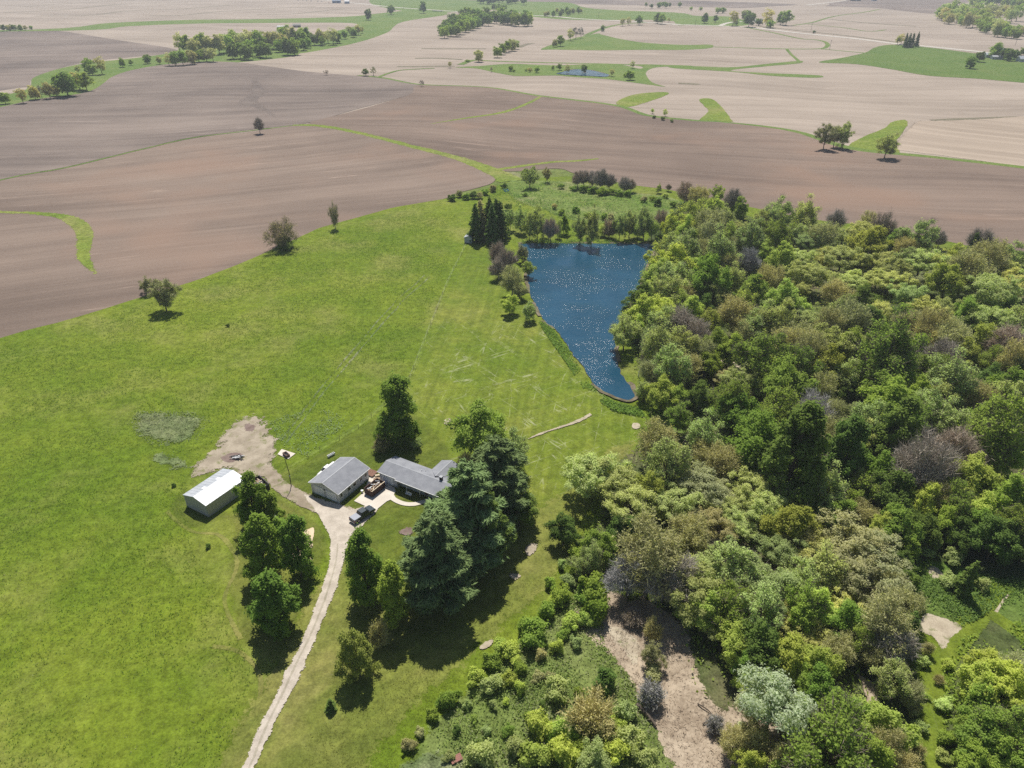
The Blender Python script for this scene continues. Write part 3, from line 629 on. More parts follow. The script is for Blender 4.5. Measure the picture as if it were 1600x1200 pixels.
def shingle_mat():
    t = NT('grey_shingles')
    tc = t.n('ShaderNodeTexCoord').outputs['Object']
    a = t.noise(0.6, 4, 0.6, tc)
    b = t.noise(7.0, 3, 0.7, tc)
    c = t.mix(t.step(t.m('ADD', t.m('MULTIPLY', a, 0.6), t.m('MULTIPLY', b, 0.4)), 0.35, 0.65), (0.195, 0.202, 0.222), (0.265, 0.272, 0.292))
    return t.done(t.bsdf(c, 0.85, 0.2, t.bump(b, 0.3, 0.03)))
M['shingle'] = shingle_mat()
def metalroof_mat():
    t = NT('white_metal_roof')
    tc = t.n('ShaderNodeTexCoord').outputs['Object']
    a = t.noise(0.35, 4, 0.6, tc)
    c = t.mix(t.step(a, 0.35, 0.65), (0.36, 0.38, 0.405), (0.43, 0.445, 0.468))
    return t.done(t.bsdf(c, 0.42, 0.4))
M['metalroof'] = metalroof_mat()

class Frame:
    """local frame of a building: origin at one eave corner, x along the ridge, y across"""
    def __init__(s, A, C, z):
        d = (C - A).to_2d()
        s.o = Vector((A.x, A.y, z)); s.rz = math.atan2(d.y, d.x)
        s.ux = d.normalized(); s.uy = Vector((-s.ux.y, s.ux.x))
    def loc(s, p):
        q = p.to_2d() - s.o.to_2d()
        return q.dot(s.ux), q.dot(s.uy)
c6 = lambda x, y: (260 + x / 5.3333, 640 + y / 5.3333)
q7 = lambda x, y: (470 + x / 5.926, 690 + y / 5.926)
e7 = lambda p, z: P(*q7(*p), z)

def gable_roof_half(mb, x0, x1, ye, yr, ze, zr, th=0.14, m=0):
    """one slope from the eave (ye, ze) to the ridge (yr, zr)"""
    pts = []
    for x in (x0, x1):
        pts += [(x, ye, ze), (x, yr, zr), (x, yr, zr - th), (x, ye, ze - th)]
    f = [(0, 1, 5, 4), (3, 7, 6, 2), (0, 4, 7, 3), (1, 2, 6, 5), (0, 3, 2, 1), (4, 5, 6, 7)]
    if ye > yr: f = [tuple(reversed(t)) for t in f]
    mb.add(pts, f, m)
def gable_wall(mb, x0, x1, y0, y1, ze, zr, m=0):
    yr = (y0 + y1) / 2
    mb.prism([(y0, -0.6), (y1, -0.6), (y1, ze), (yr, zr), (y0, ze)], 'x', x0, x1, m)
def window(root, x0, x1, z0, z1, y, side=-1, panes=1, frame='trim', axis='x'):
    """a framed window on a wall face; side is the outward direction; axis the run of the wall"""
    def bx(a0, b0, z0_, a1, b1, z1_):
        return (min(a0, a1), min(b0, b1), z0_, max(a0, a1), max(b0, b1), z1_) if axis == 'x' else (min(b0, b1), min(a0, a1), z0_, max(b0, b1), max(a0, a1), z1_)
    f = MB()
    o1, o0 = y + side * 0.06, y - side * 0.02
    for a, b, c, d in ((x0, x1, z1 - .07, z1), (x0, x1, z0, z0 + .07), (x0, x0 + .07, z0 + .07, z1 - .07), (x1 - .07, x1, z0 + .07, z1 - .07)):
        f.box(*bx(a, o0, c, b, o1, d))
    wo_ = f.build('window', M[frame], root)
    dx = (x1 - x0 - 0.14) / panes
    for i in range(panes):
        g_ = MB(); a = x0 + 0.07 + i * dx
        g_.box(*bx(a + (0.02 if i else 0), o0, z0 + .07, a + dx - (0.02 if i < panes - 1 else 0), y + side * 0.03, z1 - .07))
        g_.build('pane', M['glass'], wo_)
    return wo_

# --- metal shed
E_SH = 3.1
fA, fB, fC = P(*c6(328, 800), E_SH + GZ), P(*c6(137, 712), E_SH + GZ), P(*c6(655, 575), E_SH + GZ)
fr = Frame(fA, fC, GZ)
SL, SWD = (fC - fA).length, (fB - fA).length
shed = empty('metal_shed', fr.o, fr.rz, label='white metal shed with low gable roof beside the dirt yard', cat='shed')
R_SH = E_SH + 0.95
mid = SWD / 2
for nm, a, b in (('gable_wall', 0.06, 0.16), ('gable_wall', SL - 0.16, SL - 0.06)):
    mb = MB(); gable_wall(mb, a, b, 0.08, SWD - 0.08, E_SH - 0.10, R_SH - 0.12); mb.build(nm, M['cream_metal'], shed)
for y0 in (0.08, SWD - 0.18):
    mb = MB(); mb.box(0.16, y0, -0.6, SL - 0.16, y0 + 0.10, E_SH - 0.14)
    mb.build('side_wall', M['cream_metal'], shed)
rib = MB()
for i in range(int(SL / 0.9)):
    x = 0.55 + i * 0.9; rib.box(x, 0.045, -0.5, x + 0.06, 0.08, E_SH - 0.16)
for i in range(int(SWD / 0.9)):
    y = 0.45 + i * 0.9; zt = E_SH - 0.15 + (R_SH - E_SH) * (1 - abs(y - mid) / mid) - 0.05; rib.box(0.03, y, -0.5, 0.06, y + 0.06, zt)
rib.build('siding_ribs', M['cream_metal'], shed, kind='stuff')
for ye, yr in ((-0.12, mid), (SWD + 0.12, mid)):
    mb = MB(); gable_roof_half(mb, -0.1, SL + 0.1, ye, yr, E_SH, R_SH)
    ro = mb.build('roof_slope', M['metalroof'], shed)
    sm = MB()
    sl = (R_SH - E_SH) / abs(yr - ye)
    for i in range(1, int(SL / 0.9)):
        x = i * 0.9
        za, zb = E_SH + 0.02, R_SH + 0.02
        sm.add([(x, ye, za - .03), (x + .04, ye, za - .03), (x + .04, yr, zb - .03), (x, yr, zb - .03), (x, ye, za + .01), (x + .04, ye, za + .01), (x + .04, yr, zb + .01), (x, yr, zb + .01)],
               [(0, 3, 2, 1), (4, 5, 6, 7), (0, 1, 5, 4), (1, 2, 6, 5), (2, 3, 7, 6), (3, 0, 4, 7)])
    sm.build('roof_seams', M['metalroof'], ro, kind='stuff')
    for xs in (SL * 0.27, SL * 0.62):
        y_a, y_b = yr + (ye - yr) * 0.06, yr + (ye - yr) * 0.34
        if ye < 0: y_a, y_b = yr + (ye - yr) * 0.10, yr + (ye - yr) * 0.50
        za, zb = E_SH + abs(y_a - ye) * sl + .035, E_SH + abs(y_b - ye) * sl + .035
        s2 = MB(); s2.add([(xs, y_b, zb - .03), (xs + .85, y_b, zb - .03), (xs + .85, y_a, za - .03), (xs, y_a, za - .03), (xs, y_b, zb + .01), (xs + .85, y_b, zb + .01), (xs + .85, y_a, za + .01), (xs, y_a, za + .01)],
                            [(0, 3, 2, 1), (4, 5, 6, 7), (0, 1, 5, 4), (1, 2, 6, 5), (2, 3, 7, 6), (3, 0, 4, 7)])
        s2.build('skylight', M['skylight'], ro)
mb = MB(); mb.prism([(mid - .22, R_SH - .02), (mid + .22, R_SH - .02), (mid, R_SH + .07)], 'x', -0.12, SL + .12); mb.build('ridge_cap', M['white_metal'], shed)
for x, y in ((0.02, 0.04), (SL - 0.10, 0.04), (0.02, SWD - 0.12), (SL - 0.10, SWD - 0.12)):
    mb = MB(); mb.box(x, y, -0.5, x + 0.09, y + 0.09, E_SH - 0.14); mb.build('corner_trim', M['grey_trim'] if y < 1 and x < 1 else M['white_metal'], shed)

# --- garage
E_G = 2.75
A, B, C = e7((345, 490), E_G + GZ), e7((65, 380), E_G + GZ), e7((640, 245), E_G + GZ)
fr = frg = Frame(A, C, GZ); GL, GW = (C - A).length, (B - A).length
garage = empty('garage', fr.o, fr.rz, label='grey roofed garage with two garage doors in its gable end', cat='garage')
OV = 0.35; R_G = E_G + 1.55; mid = GW / 2
mb = MB(); gable_wall(mb, OV, OV + .12, OV, GW - OV, E_G - .02, R_G - .22); wall_g = mb.build('gable_wall', M['siding'], garage)
mb = MB(); gable_wall(mb, GL - OV - .12, GL - OV, OV, GW - OV, E_G - .02, R_G - .22); mb.build('gable_wall', M['siding'], garage)
for y0 in (OV, GW - OV - .12):
    mb = MB(); mb.box(OV + .12, y0, -.6, GL - OV - .12, y0 + .12, E_G - .02); mb.build('side_wall', M['siding'], garage)
for ye in (0.0, GW):
    mb = MB(); gable_roof_half(mb, 0, GL, ye, mid, E_G, R_G); mb.build('roof_slope', M['shingle'], garage)
    s = -1 if ye == 0 else 1
    mb = MB(); mb.box(0.02, min(ye + s * .10, ye + s * .01), E_G - .16, GL - .02, max(ye + s * .10, ye + s * .01), E_G - .03); mb.build('gutter', M['trim'], garage)
    for xx in (-0.05, GL + 0.01):                                                      # barge boards
        mb = MB(); gable_roof_half(mb, xx, xx + .04, ye, mid, E_G - .01, R_G - .01, 0.22); mb.build('barge_board', M['trim'], garage)
mb = MB(); mb.prism([(mid - .16, R_G - .02), (mid + .16, R_G - .02), (mid, R_G + .045)], 'x', 0.0, GL); mb.build('ridge_cap', M['greyroof'], garage)
for y0, y1 in ((GW * .12, GW * .44), (GW * .53, GW * .85)):
    dr = MB(); dr.box(OV - .05, y0, 0.0, OV + .02, y1, 2.15)
    d_o = dr.build('garage_door', M['garage_door'], garage)
    for k in range(4):
        p_ = MB(); p_.box(OV - .075, y0 + .06, 0.04 + k * .53, OV - .05, y1 - .06, 0.04 + k * .53 + .47); p_.build('panel', M['garage_door'], d_o)
    fz = MB(); fz.box(OV - .09, y0 - .12, 0, OV - .001, y0 - .005, 2.3); fz.box(OV - .09, y1 + .005, 0, OV - .001, y1 + .12, 2.3); fz.box(OV - .09, y0 - .005, 2.16, OV - .001, y1 + .005, 2.3); fz.build('door_trim', M['trim'], d_o)
mb = MB(); mb.box(OV - .16, mid - .12, 2.0, OV - .001, mid + .12, 2.3); mb.build('wall_lamp', M['dark'], garage)
mb = MB(); mb.box(OV - .05, mid - .3, R_G - 1.0, OV - .001, mid + .3, R_G - .55); mb.build('gable_vent', M['grey_trim'], garage)
for x0, wd, pn in ((0.85, .8, 1), (3.3, 1.1, 2), (5.2, 1.1, 2), (7.6, .8, 1), (9.3, .8, 1)):
    window(garage, x0, x0 + wd, 1.05, 2.1, OV, -1, pn)
for x0 in (0.15, 9.9):
    mb = MB(); mb.box(x0 + .1, OV - .09, 0, x0 + .18, OV - .005, E_G - .2); mb.build('downspout', M['trim'], garage)
# deck behind the garage and planks on it
dk = Frame(A, C, GZ)
deck = empty('wooden_deck', dk.o + (dk.ux * (GL + .1) + dk.uy * 0.6).to_3d(), dk.rz, label='small reddish wooden deck at the back corner of the garage', cat='deck')
for i in range(9):
    mb = MB(); mb.box(0.02 + i * .24, -0.9, .28, .24 + i * .24, 1.6, .33); mb.build('plank', M['redwood'], deck)
for x, y in ((.1, -.8), (2.0, -.8), (.1, 1.5), (2.0, 1.5)):
    mb = MB(); mb.box(x, y, -.3, x + .1, y + .1, .28); mb.build('post', M['redwood'], deck)

# --- house
E_H = 2.75
A, B, C = e7((705, 275), E_H + GZ), e7((868, 128), E_H + GZ), e7((1290, 500), E_H + GZ)
fr = Frame(A, C, GZ); HL = (C - A).length + 1.2; HW = (B - A).length
fh = fr
house = empty('house', fr.o, fr.rz, label='long grey roofed ranch house with a rear wing by the pines', cat='house')
R_H = E_H + 0.9; mid = HW / 2
xs, ys = fr.loc(e7((865, 352), E_H + GZ))                       # where the front eave steps out
STEP = 0.35
wx0, _ = fr.loc(e7((1225, 240), E_H + GZ))
wx1, wy1 = fr.loc(e7((1305, 170), E_H + GZ))
wxr, wyr = fr.loc(e7((1388, 182), E_H + 1.1 + GZ))
WX0 = (wx0 + wx1) / 2 + .1; WW = max(4.5, 2 * (wxr - WX0)); WY1 = max(wy1, HW + 2.5); WXR = WX0 + WW / 2
mb = MB(); gable_wall(mb, OV, OV + .14, OV, HW - OV, E_H - .02, R_H - .16); mb.build('gable_wall', M['siding_house'], house)
mb = MB(); gable_wall(mb, HL - OV - .14, HL - OV, OV, HW - OV, E_H - .02, R_H - .16); mb.build('gable_wall', M['siding_house'], house)
mb = MB(); mb.box(OV + .14, OV, -.6, xs, OV + .14, E_H - .02); mb.build('front_wall', M['siding_house'], house)
mb = MB(); mb.box(xs, OV + 1.0, -.6, HL - OV - .14, OV + 1.14, E_H - .02); mb.build('front_wall', M['siding'], house)
mb = MB(); mb.box(xs - .14, OV + .14, -.6, xs, OV + 1.0, E_H - .02); mb.build('return_wall', M['siding_house'], house)
mb = MB(); mb.box(OV + .14, HW - OV - .14, -.6, HL - OV - .14, HW - OV, E_H - .02); mb.build('rear_wall', M['siding_house'], house)
mb = MB(); mb.box(xs, OV + .05, E_H - .14, HL - OV, OV + 1.0, E_H - .06); mb.build('porch_ceiling', M['trim'], house)
sl = (R_H - E_H) / mid
mb = MB(); gable_roof_half(mb, 0, xs, 0, mid, E_H, R_H); mb.build('roof_slope', M['shingle'], house)
mb = MB(); gable_roof_half(mb, xs, HL, -STEP, mid, E_H - sl * STEP, R_H); mb.build('roof_slope', M['shingle'], house)
mb = MB(); gable_roof_half(mb, 0, HL, HW, mid, E_H, R_H); mb.build('roof_slope', M['shingle'], house)
mb = MB(); mb.prism([(mid - .15, R_H - .02), (mid + .15, R_H - .02), (mid, R_H + .05)], 'x', 0, HL); mb.build('ridge_cap', M['greyroof'], house)
for x0, x1, y_ in ((0.02, xs - .02, 0), (xs + .02, HL - .02, -STEP)):
    mb = MB(); z_ = E_H - (sl * STEP if y_ else 0); mb.box(x0, y_ - .11, z_ - .16, x1, y_ - .01, z_ - .03); mb.build('gutter', M['trim'], house)
# wing (ridge across the main ridge)
zr_w = E_H + 1.05
def wing_half(xe, name='roof_slope'):
    y0 = mid + .6
    vsx = [(xe, HW - .05, E_H), (xe, WY1, E_H), (WXR, WY1, zr_w), (WXR, y0, zr_w)]
    vs2 = vsx + [(x, y, z - .13) for x, y, z in vsx]
    f = [(0, 1, 2, 3), (7, 6, 5, 4), (0, 4, 5, 1), (1, 5, 6, 2), (2, 6, 7, 3), (3, 7, 4, 0)]
    if xe < WXR: f = [tuple(reversed(t)) for t in f]
    mb = MB(); mb.add(vs2, f); mb.build(name, M['shingle'], house)
wing_half(WX0); wing_half(WX0 + WW)
mb = MB(); mb.prism([(WXR - .15, zr_w - .02), (WXR + .15, zr_w - .02), (WXR, zr_w + .05)], 'y', mid + .7, WY1); mb.build('ridge_cap', M['greyroof'], house)
mb = MB(); mb.box(WX0 + OV, HW - OV, -.6, WX0 + OV + .12, WY1 - OV, E_H - .02); mb.build('wing_wall', M['siding_house'], house)
mb = MB(); mb.box(WX0 + WW - OV - .12, HW - OV, -.6, WX0 + WW - OV, WY1 - OV, E_H - .02); mb.build('wing_wall', M['siding_house'], house)
mb = MB(); mb.prism([(WX0 + OV, -.6), (WX0 + WW - OV, -.6), (WX0 + WW - OV, E_H - .02), (WXR, zr_w - .17), (WX0 + OV, E_H - .02)], 'y', WY1 - OV - .12, WY1 - OV); mb.build('wing_wall', M['siding_house'], house)
# front fittings
gd = MB(); gd.box(1.0, OV - .05, 0, 4.3, OV + .01, 2.2); g_o = gd.build('garage_door', M['garage_door'], house)
for k in range(4):
    p_ = MB(); p_.box(1.06, OV - .075, .04 + k * .54, 4.24, OV - .05, .04 + k * .54 + .48); p_.build('panel', M['garage_door'], g_o)
yf = OV + 1.0
for i in range(4): window(house, xs + 3.4 + i * .62, xs + 3.4 + i * .62 + .56, .75, 2.15, yf, -1, 1, 'trim')
window(house, xs + 0.8, xs + 2.2, .95, 2.1, yf, -1, 2)
window(house, HL - 3.2, HL - 1.8, .95, 2.1, yf, -1, 2)
dr = MB(); dr.box(xs + 6.9, yf - .05, .02, xs + 7.9, yf - .001, 2.15); d_o = dr.build('front_door', M['redwood'], house)
kb = MB(); kb.box(xs + 7.7, yf - .11, 1.0, xs + 7.78, yf - .05, 1.1); kb.build('handle', M['rim'], d_o)
for x in (xs + 2.6, xs + 6.3, HL - .8):
    mb = MB(); mb.box(x, OV - .05, -.3, x + .12, OV + .07, E_H - .15); mb.build('porch_post', M['trim'], house)
for (x, y, h_, r) in ((HL * .50, mid + 1.1, .45, .06), (HL * .54, mid + 1.6, .4, .05)):
    zt = R_H - (y - mid) * sl; mb = MB(); mb.tube((x, y, zt - .1), (x, y, zt + h_), r, r, 8); mb.build('vent_pipe', M['whitepaint'], house)
cx, cy = fr.loc(P(*q7(1300, 350), R_H + GZ))
mb = MB(); mb.box(cx - .3, cy - .3, R_H - 1.0, cx + .3, cy + .3, R_H + .75); ch = mb.build('chimney', M['dark'], house)
mb = MB(); mb.box(cx - .36, cy - .36, R_H + .75, cx + .36, cy + .36, R_H + .84); mb.build('cap', M['grey_trim'], ch)

# --- little boat house / pump shed at the pasture corner
pc = P(733, 377, GZ)
hut = empty('small_shed', pc, math.radians(8), label='tiny pale grey shed beside the dark conifers near the pond', cat='shed')
mb = MB()
for y0 in (-1.75, 1.65): gable_wall(mb, y0, y0 + .1, -1.6, 1.6, 2.2, 2.9)
for i, (x0) in enumerate((-1.75, 1.65)):
    m_ = MB(); gable_wall(m_, x0, x0 + .1, -1.6, 1.6, 2.15, 2.8); m_.build('gable_wall', M['siding_house'], hut)
for y0 in (-1.6, 1.5):
    m_ = MB(); m_.box(-1.65, y0, -.4, 1.65, y0 + .1, 2.15); m_.build('side_wall', M['siding_house'], hut)
for ye in (-1.85, 1.85):
    m_ = MB(); gable_roof_half(m_, -1.95, 1.95, ye, 0, 2.15, 2.95, .1); m_.build('roof_slope', M['metalroof'], hut)
m_ = MB(); m_.box(-.5, -1.66, .05, .5, -1.6, 1.9); m_.build('door', M['grey_trim'], hut)
hut.rotation_euler = (0, 0, math.radians(78))

# ------------------------------------------------------------------ vehicles and trailers
def wheel(root, x, y, r=.38, wd=.26):
    m_ = MB(); m_.tube((x, y - wd / 2, r), (x, y + wd / 2, r), r, r, 16); t_ = m_.build('wheel', M['tyre'], root)
    s = 1 if y > 0 else -1
    m2 = MB(); m2.tube((x, y + s * (wd / 2 - .03), r), (x, y + s * (wd / 2 + .02), r), r * .62, r * .58, 14); m2.build('rim', M['rim'], t_)
def pickup(name, loc, rz, paint, cover, label):
    root = empty(name, loc, rz, label=label, cat='pickup')
    W = .98
    # lower body as a side profile with wheel arches
    def arch(cx, r=.47, n=7): return [(cx + r * math.cos(t), .40 + r * math.sin(t)) for t in [math.pi * (1 - i / n) for i in range(n + 1)]]
    prof = [(-2.85, .45), (-2.85, .62), (-2.85, 1.12), (.0, 1.12), (1.35, 1.12), (2.55, 1.02), (2.85, .85), (2.88, .45)]
    low = [(2.88, .42)] + [(x, z) for x, z in arch(1.85)][::-1] + [(1.2, .35), (-1.2, .35)] + arch(-1.75)[::-1] + [(-2.85, .42)]
    poly = [(-2.85, 1.12), (-2.85, .42)] + arch(-1.75) + [(-1.2, .35), (1.3, .35)] + arch(1.85) + [(2.86, .42), (2.90, .80), (2.55, 1.03), (1.3, 1.12)]
    m_ = MB(); m_.prism(poly, 'y', W, -W); body = m_.build('body', M[paint], root, bevel=.05)
    # cab
    def cab(z0, z1, ins, x):
        return [(x[0], -W + ins[0], z0), (x[1], -W + ins[0], z0), (x[1], W - ins[0], z0), (x[0], W - ins[0], z0), (x[2], -W + ins[1], z1), (x[3], -W + ins[1], z1), (x[3], W - ins[1], z1), (x[2], W - ins[1], z1)]
    F6 = [(0, 3, 2, 1), (4, 5, 6, 7), (0, 1, 5, 4), (1, 2, 6, 5), (2, 3, 7, 6), (3, 0, 4, 7)]
    m_ = MB(); m_.add(cab(1.10, 1.80, (.06, .22), (-.95, 1.45, -.72, .72)), F6); c_o = m_.build('cab', M[paint], root, bevel=.06)
    # glass: windscreen, back window and side windows lie a little proud
    def quad(nm, pts, push):
        m_ = MB(); a = [Vector(p) for p in pts]; nn = (a[1] - a[0]).cross(a[2] - a[0]).normalized() * push
        m_.add([p + nn * .2 for p in a] + [p + nn for p in a], [(0, 3, 2, 1), (4, 5, 6, 7), (0, 1, 5, 4), (1, 2, 6, 5), (2, 3, 7, 6), (3, 0, 4, 7)]); m_.build(nm, M['glass'], root)
    quad('windscreen', [(1.36, -.80, 1.18), (1.36, .80, 1.18), (.80, .70, 1.74), (.80, -.70, 1.74)], .03)
    quad('rear_window', [(-.925, .78, 1.2), (-.925, -.78, 1.2), (-.75, -.70, 1.72), (-.75, .70, 1.72)], .03)
    for s in (-1, 1):
        for xa, xb, xc, xd in ((-.80, .18, .18, -.65), (.26, 1.22, .72, .26)):
            pts = [(xa, s * .905, 1.17), (xb, s * .905, 1.17), (xc, s * .79, 1.72), (xd, s * .79, 1.72)]
            quad('side_window', pts if s < 0 else pts[::-1], .03)
        m_ = MB(); m_.box(1.0, s * .98 if s > 0 else -1.2, 1.12, 1.14, 1.2 if s > 0 else -.98, 1.34); m_.build('mirror', M['dark'], root)
        m_ = MB(); m_.box(2.80, s * .62 - .2, .72, 2.93, s * .62 + .2, .90); m_.build('headlight', M['lamp_white'], root)
        m_ = MB(); m_.box(-2.89, s * .88 - .07, .75, -2.84, s * .88 + .07, 1.05); m_.build('taillight', M['lamp_red'], root)
        for x in (-1.75, 1.85): wheel(root, x, s * .84)
    m_ = MB(); m_.box(2.84, -.9, .40, 3.0, .9, .62); m_.build('bumper', M['rim'], root)
    m_ = MB(); m_.box(-3.0, -.9, .42, -2.84, .9, .6); m_.build('bumper', M['rim'], root)
    m_ = MB(); m_.box(-2.83, -.88, .9, -2.80 + .02, .88, 1.0); 
    if cover:
        m_ = MB(); m_.box(-2.80, -.90, 1.10, -.98, .90, 1.19); m_.build('bed_cover', M[cover], root, bevel=.03)
    else:
        m_ = MB(); m_.box(-2.72, -.82, 1.09, -1.05, .82, 1.13); m_.build('bed', M['dark'], root)
        for a in ((-2.84, -.95, -1.0, -.84), (-2.84, .84, -1.0, .95), (-2.84, -.84, -2.74, .84)):
            m_ = MB(); m_.box(a[0], a[1], 1.11, a[2], a[3], 1.3); m_.build('bed_side', M[paint], root)
    return root
k11 = lambda x, y: (540 + x / 11.43, 740 + y / 11.43)
t0, t1 = P(*k11(185, 800), GZ + .6), P(*k11(415, 655), GZ + .6)
d = (t1 - t0).to_2d(); ctr = (t0 + t1) / 2
pickup('pickup_truck', (ctr.x, ctr.y, GZ), math.atan2(d.y, d.x), 'truck_paint', 'tonneau', 'dark pickup truck with a silver bed cover on the gravel drive')
t0, t1 = P(498, 736, GZ + .8), P(522, 717, GZ + .8)
d = -frg.ux; ctr = frg.o + (frg.ux * 7.6 + frg.uy * 9.95).to_3d()
pickup('pickup_truck', (ctr.x, ctr.y, GZ - .03), math.atan2(d.y, d.x), 'whitepaint', 'whitepaint', 'white pickup parked along the far side of the garage')

def skip_trailer(name, loc, rz, L, W, H, label, mat, load, axles=True):
    root = empty(name, loc, rz, label=label, cat='trailer')
    z0 = .45 if axles else .12
    m_ = MB(); m_.box(-L / 2, -W / 2, z0, L / 2, W / 2, z0 + .1); m_.build('floor_plate', M[mat], root)
    for s in (-1, 1):
        m_ = MB(); y = s * (W / 2 - .04); m_.box(-L / 2, y - .04, z0 + .1, L / 2, y + .04, z0 + H); side = m_.build('side_panel', M[mat], root)
        r_ = MB(); n = 7
        for i in range(n + 1):
            x = -L / 2 + .02 + i * (L - .12) / n; r_.box(x, s * (W / 2) - (0 if s > 0 else .07), z0 + .1, x + .08, s * (W / 2) + (.07 if s > 0 else 0), z0 + H - .1)
        r_.build('rib', M[mat], side)
        m_ = MB(); m_.box(-L / 2, s * W / 2 - .09, z0 + H, L / 2, s * W / 2 + .09, z0 + H + .09); m_.build('top_rail', M['palewood'] if s < 0 and load == 'boards' else M[mat], root)
        m_ = MB(); x = s * (L / 2 - .04); m_.box(x - .04, -W / 2 + .09, z0 + .1, x + .04, W / 2 - .09, z0 + H); m_.build('end_panel', M[mat], root)
    rr = random.Random(L * 100)
    for i in range(22):
        x, y = rr.uniform(-L * .33, L * .40), rr.uniform(-W * .28, W * .28)
        l_, a = rr.uniform(.5, 1.5), rr.uniform(0, 3.14)
        m_ = MB(); dx, dy = math.cos(a) * l_ / 2, math.sin(a) * l_ / 2 * .6
        z = z0 + H * rr.uniform(.45, .95)
        m_.tube((x - dx, y - dy, z), (x + dx, y + dy, z + rr.uniform(-.25, .3)), .14, .12, 4)
        m_.build('scrap', M[rr.choice(['palewood', 'wood', 'whitepaint', 'greyroof'] if load == 'boards' else ['dark', 'greyroof', 'wood', 'palewood'])], root)
    m_ = MB(); m_.box(-L / 2 + .1, -W / 2 + .1, z0 + .1, L / 2 - .1, W / 2 - .1, z0 + H * .55); m_.build('load', M['wood'], root)
    if axles:
        for s in (-1, 1):
            for x in (-.5, .45): wheel(root, x, s * (W / 2 - .22), .34, .22)
    else:
        for s in (-1, 1):
            for x in (-L / 2 + .3, L / 2 - .3):
                m_ = MB(); m_.tube((x, s * (W / 2 - .3) - .1, .08), (x, s * (W / 2 - .3) + .1, .08), .1, .1, 8); m_.build('roller', M['dark'], root)
    return root
t0, t1 = P(*k11(450, 300), GZ + .9), P(*k11(590, 190), GZ + .9)
d = (t1 - t0).to_2d(); ctr = (t0 + t1) / 2
skip_trailer('debris_trailer', (ctr.x, ctr.y, GZ), math.atan2(d.y, d.x), 4.4, 2.3, 1.45, 'rust brown dump container full of boards on the concrete pad', 'rust', 'boards', False)
ctr = P(407, 763, GZ)
skip_trailer('debris_trailer', (ctr.x, ctr.y, GZ), math.radians(135), 4.6, 2.4, 1.7, 'black dump container of scrap behind the metal shed', 'dark', 'scrap', False)

# blue tub, porch bench, small yard things
p_ = P(*k11(692, 200), GZ); tub = empty('water_tub', p_, 0, label='small pale blue round tub beside the rust brown container', cat='tub')
m_ = MB(); m_.tube((0, 0, 0), (0, 0, .75), .48, .55, 16); m_.build('body', M['plastic'], tub)
m_ = MB(); m_.tube((0, 0, .75), (0, 0, .82), .60, .60, 16); m_.build('lid', M['plastic'], tub)
p_ = P(*k11(1125, 392), GZ); bench = empty('garden_bench', p_, fh.rz, label='low pale garden bench on the grass island before the porch', cat='bench')
m_ = MB(); m_.box(-.8, -.22, .4, .8, .22, .47); m_.build('seat', M['whitepaint'], bench)
for x in (-.65, .6): m_ = MB(); m_.box(x, -.18, 0, x + .08, .18, .4); m_.build('leg', M['greyroof'], bench)
m_ = MB(); m_.box(-.8, .2, .55, .8, .26, .85); m_.build('backrest', M['whitepaint'], bench)
for (px, py, lab) in ((566, 769, 'white bucket on the grass beside the rust brown container'),):
    p_ = P(px, py, GZ); bk = empty('bucket', p_, 0, label=lab, cat='bucket'); m_ = MB(); m_.tube((0, 0, 0), (0, 0, .5), .22, .28, 12); m_.build('body', M['whitepaint'], bk)
    m_ = MB(); m_.tube((0, 0, .5), (0, 0, .54), .3, .3, 12); m_.build('rim', M['whitepaint'], bk)
# patio stuff between house and garage
for i, (px, py, sx, sy, mt, lab) in enumerate(((590.5, 743.5, 1.3, .6, 'palewood', 'stack of pale lumber between the garage and the house'), (589, 749, 1.6, .8, 'wood', 'brown lumber heap beside the container by the house'))):
    p_ = P(px, py, GZ); st = empty('lumber_stack', p_, random.uniform(0, 1), label=lab, cat='lumber stack')
    for k in range(6):
        m_ = MB(); m_.box(-sx / 2, -sy / 2 + (k % 3) * sy / 3, .02 + (k // 3) * .16, sx / 2, -sy / 2 + (k % 3) * sy / 3 + sy / 3 - .03, .16 + (k // 3) * .16); m_.build('board', M[mt], st)
# fire pit on its slab
p_ = P(447.5, 711.5, GZ + .01); dd = (P(451, 716, 0) - P(441.5, 707.5, 0)).to_2d()
fp = empty('fire_pit', p_, math.atan2(dd.y, dd.x), label='dark brown rectangular fire pit on the small concrete slab', cat='fire pit')
for a in ((-.95, -.5, .95, -.35), (-.95, .35, .95, .5), (-.95, -.35, -.8, .35), (.8, -.35, .95, .35)):
    m_ = MB(); m_.box(a[0], a[1], 0, a[2], a[3], .55); m_.build('side_wall', M['brick'], fp)
for k in range(5):
    m_ = MB(); m_.box(-.75 + k * .32, -.34, .42, -.68 + k * .32, .34, .46); m_.build('grate_bar', M['dark'], fp)
m_ = MB(); m_.box(-.79, -.34, .0, .79, .34, .12); m_.build('ash', M['dark'], fp)
# burn pile boards
rr = random.Random(4)
p_ = P(370, 715, GZ)
bp = empty('burn_pile', p_, 0, label='burn pile of white boards and charred scrap in the dirt yard', cat='burn pile')
for i in range(14):
    a = rr.uniform(-.5, .9); l_ = rr.uniform(.6, 1.3); x, y = rr.uniform(-1.4, 1.2), rr.uniform(-.6, .5)
    m_ = MB(); m_.tube((x - l_ * math.cos(a), y + l_ * math.sin(a) * .8, .1 + .05 * i * .5), (x + l_ * math.cos(a), y - l_ * math.sin(a) * .8, .2 + .05 * i * .5), .13, .11, 4)
    m_.build('board', M['whitepaint'] if i % 5 < 3 and x > -.5 else M['dark'], bp)
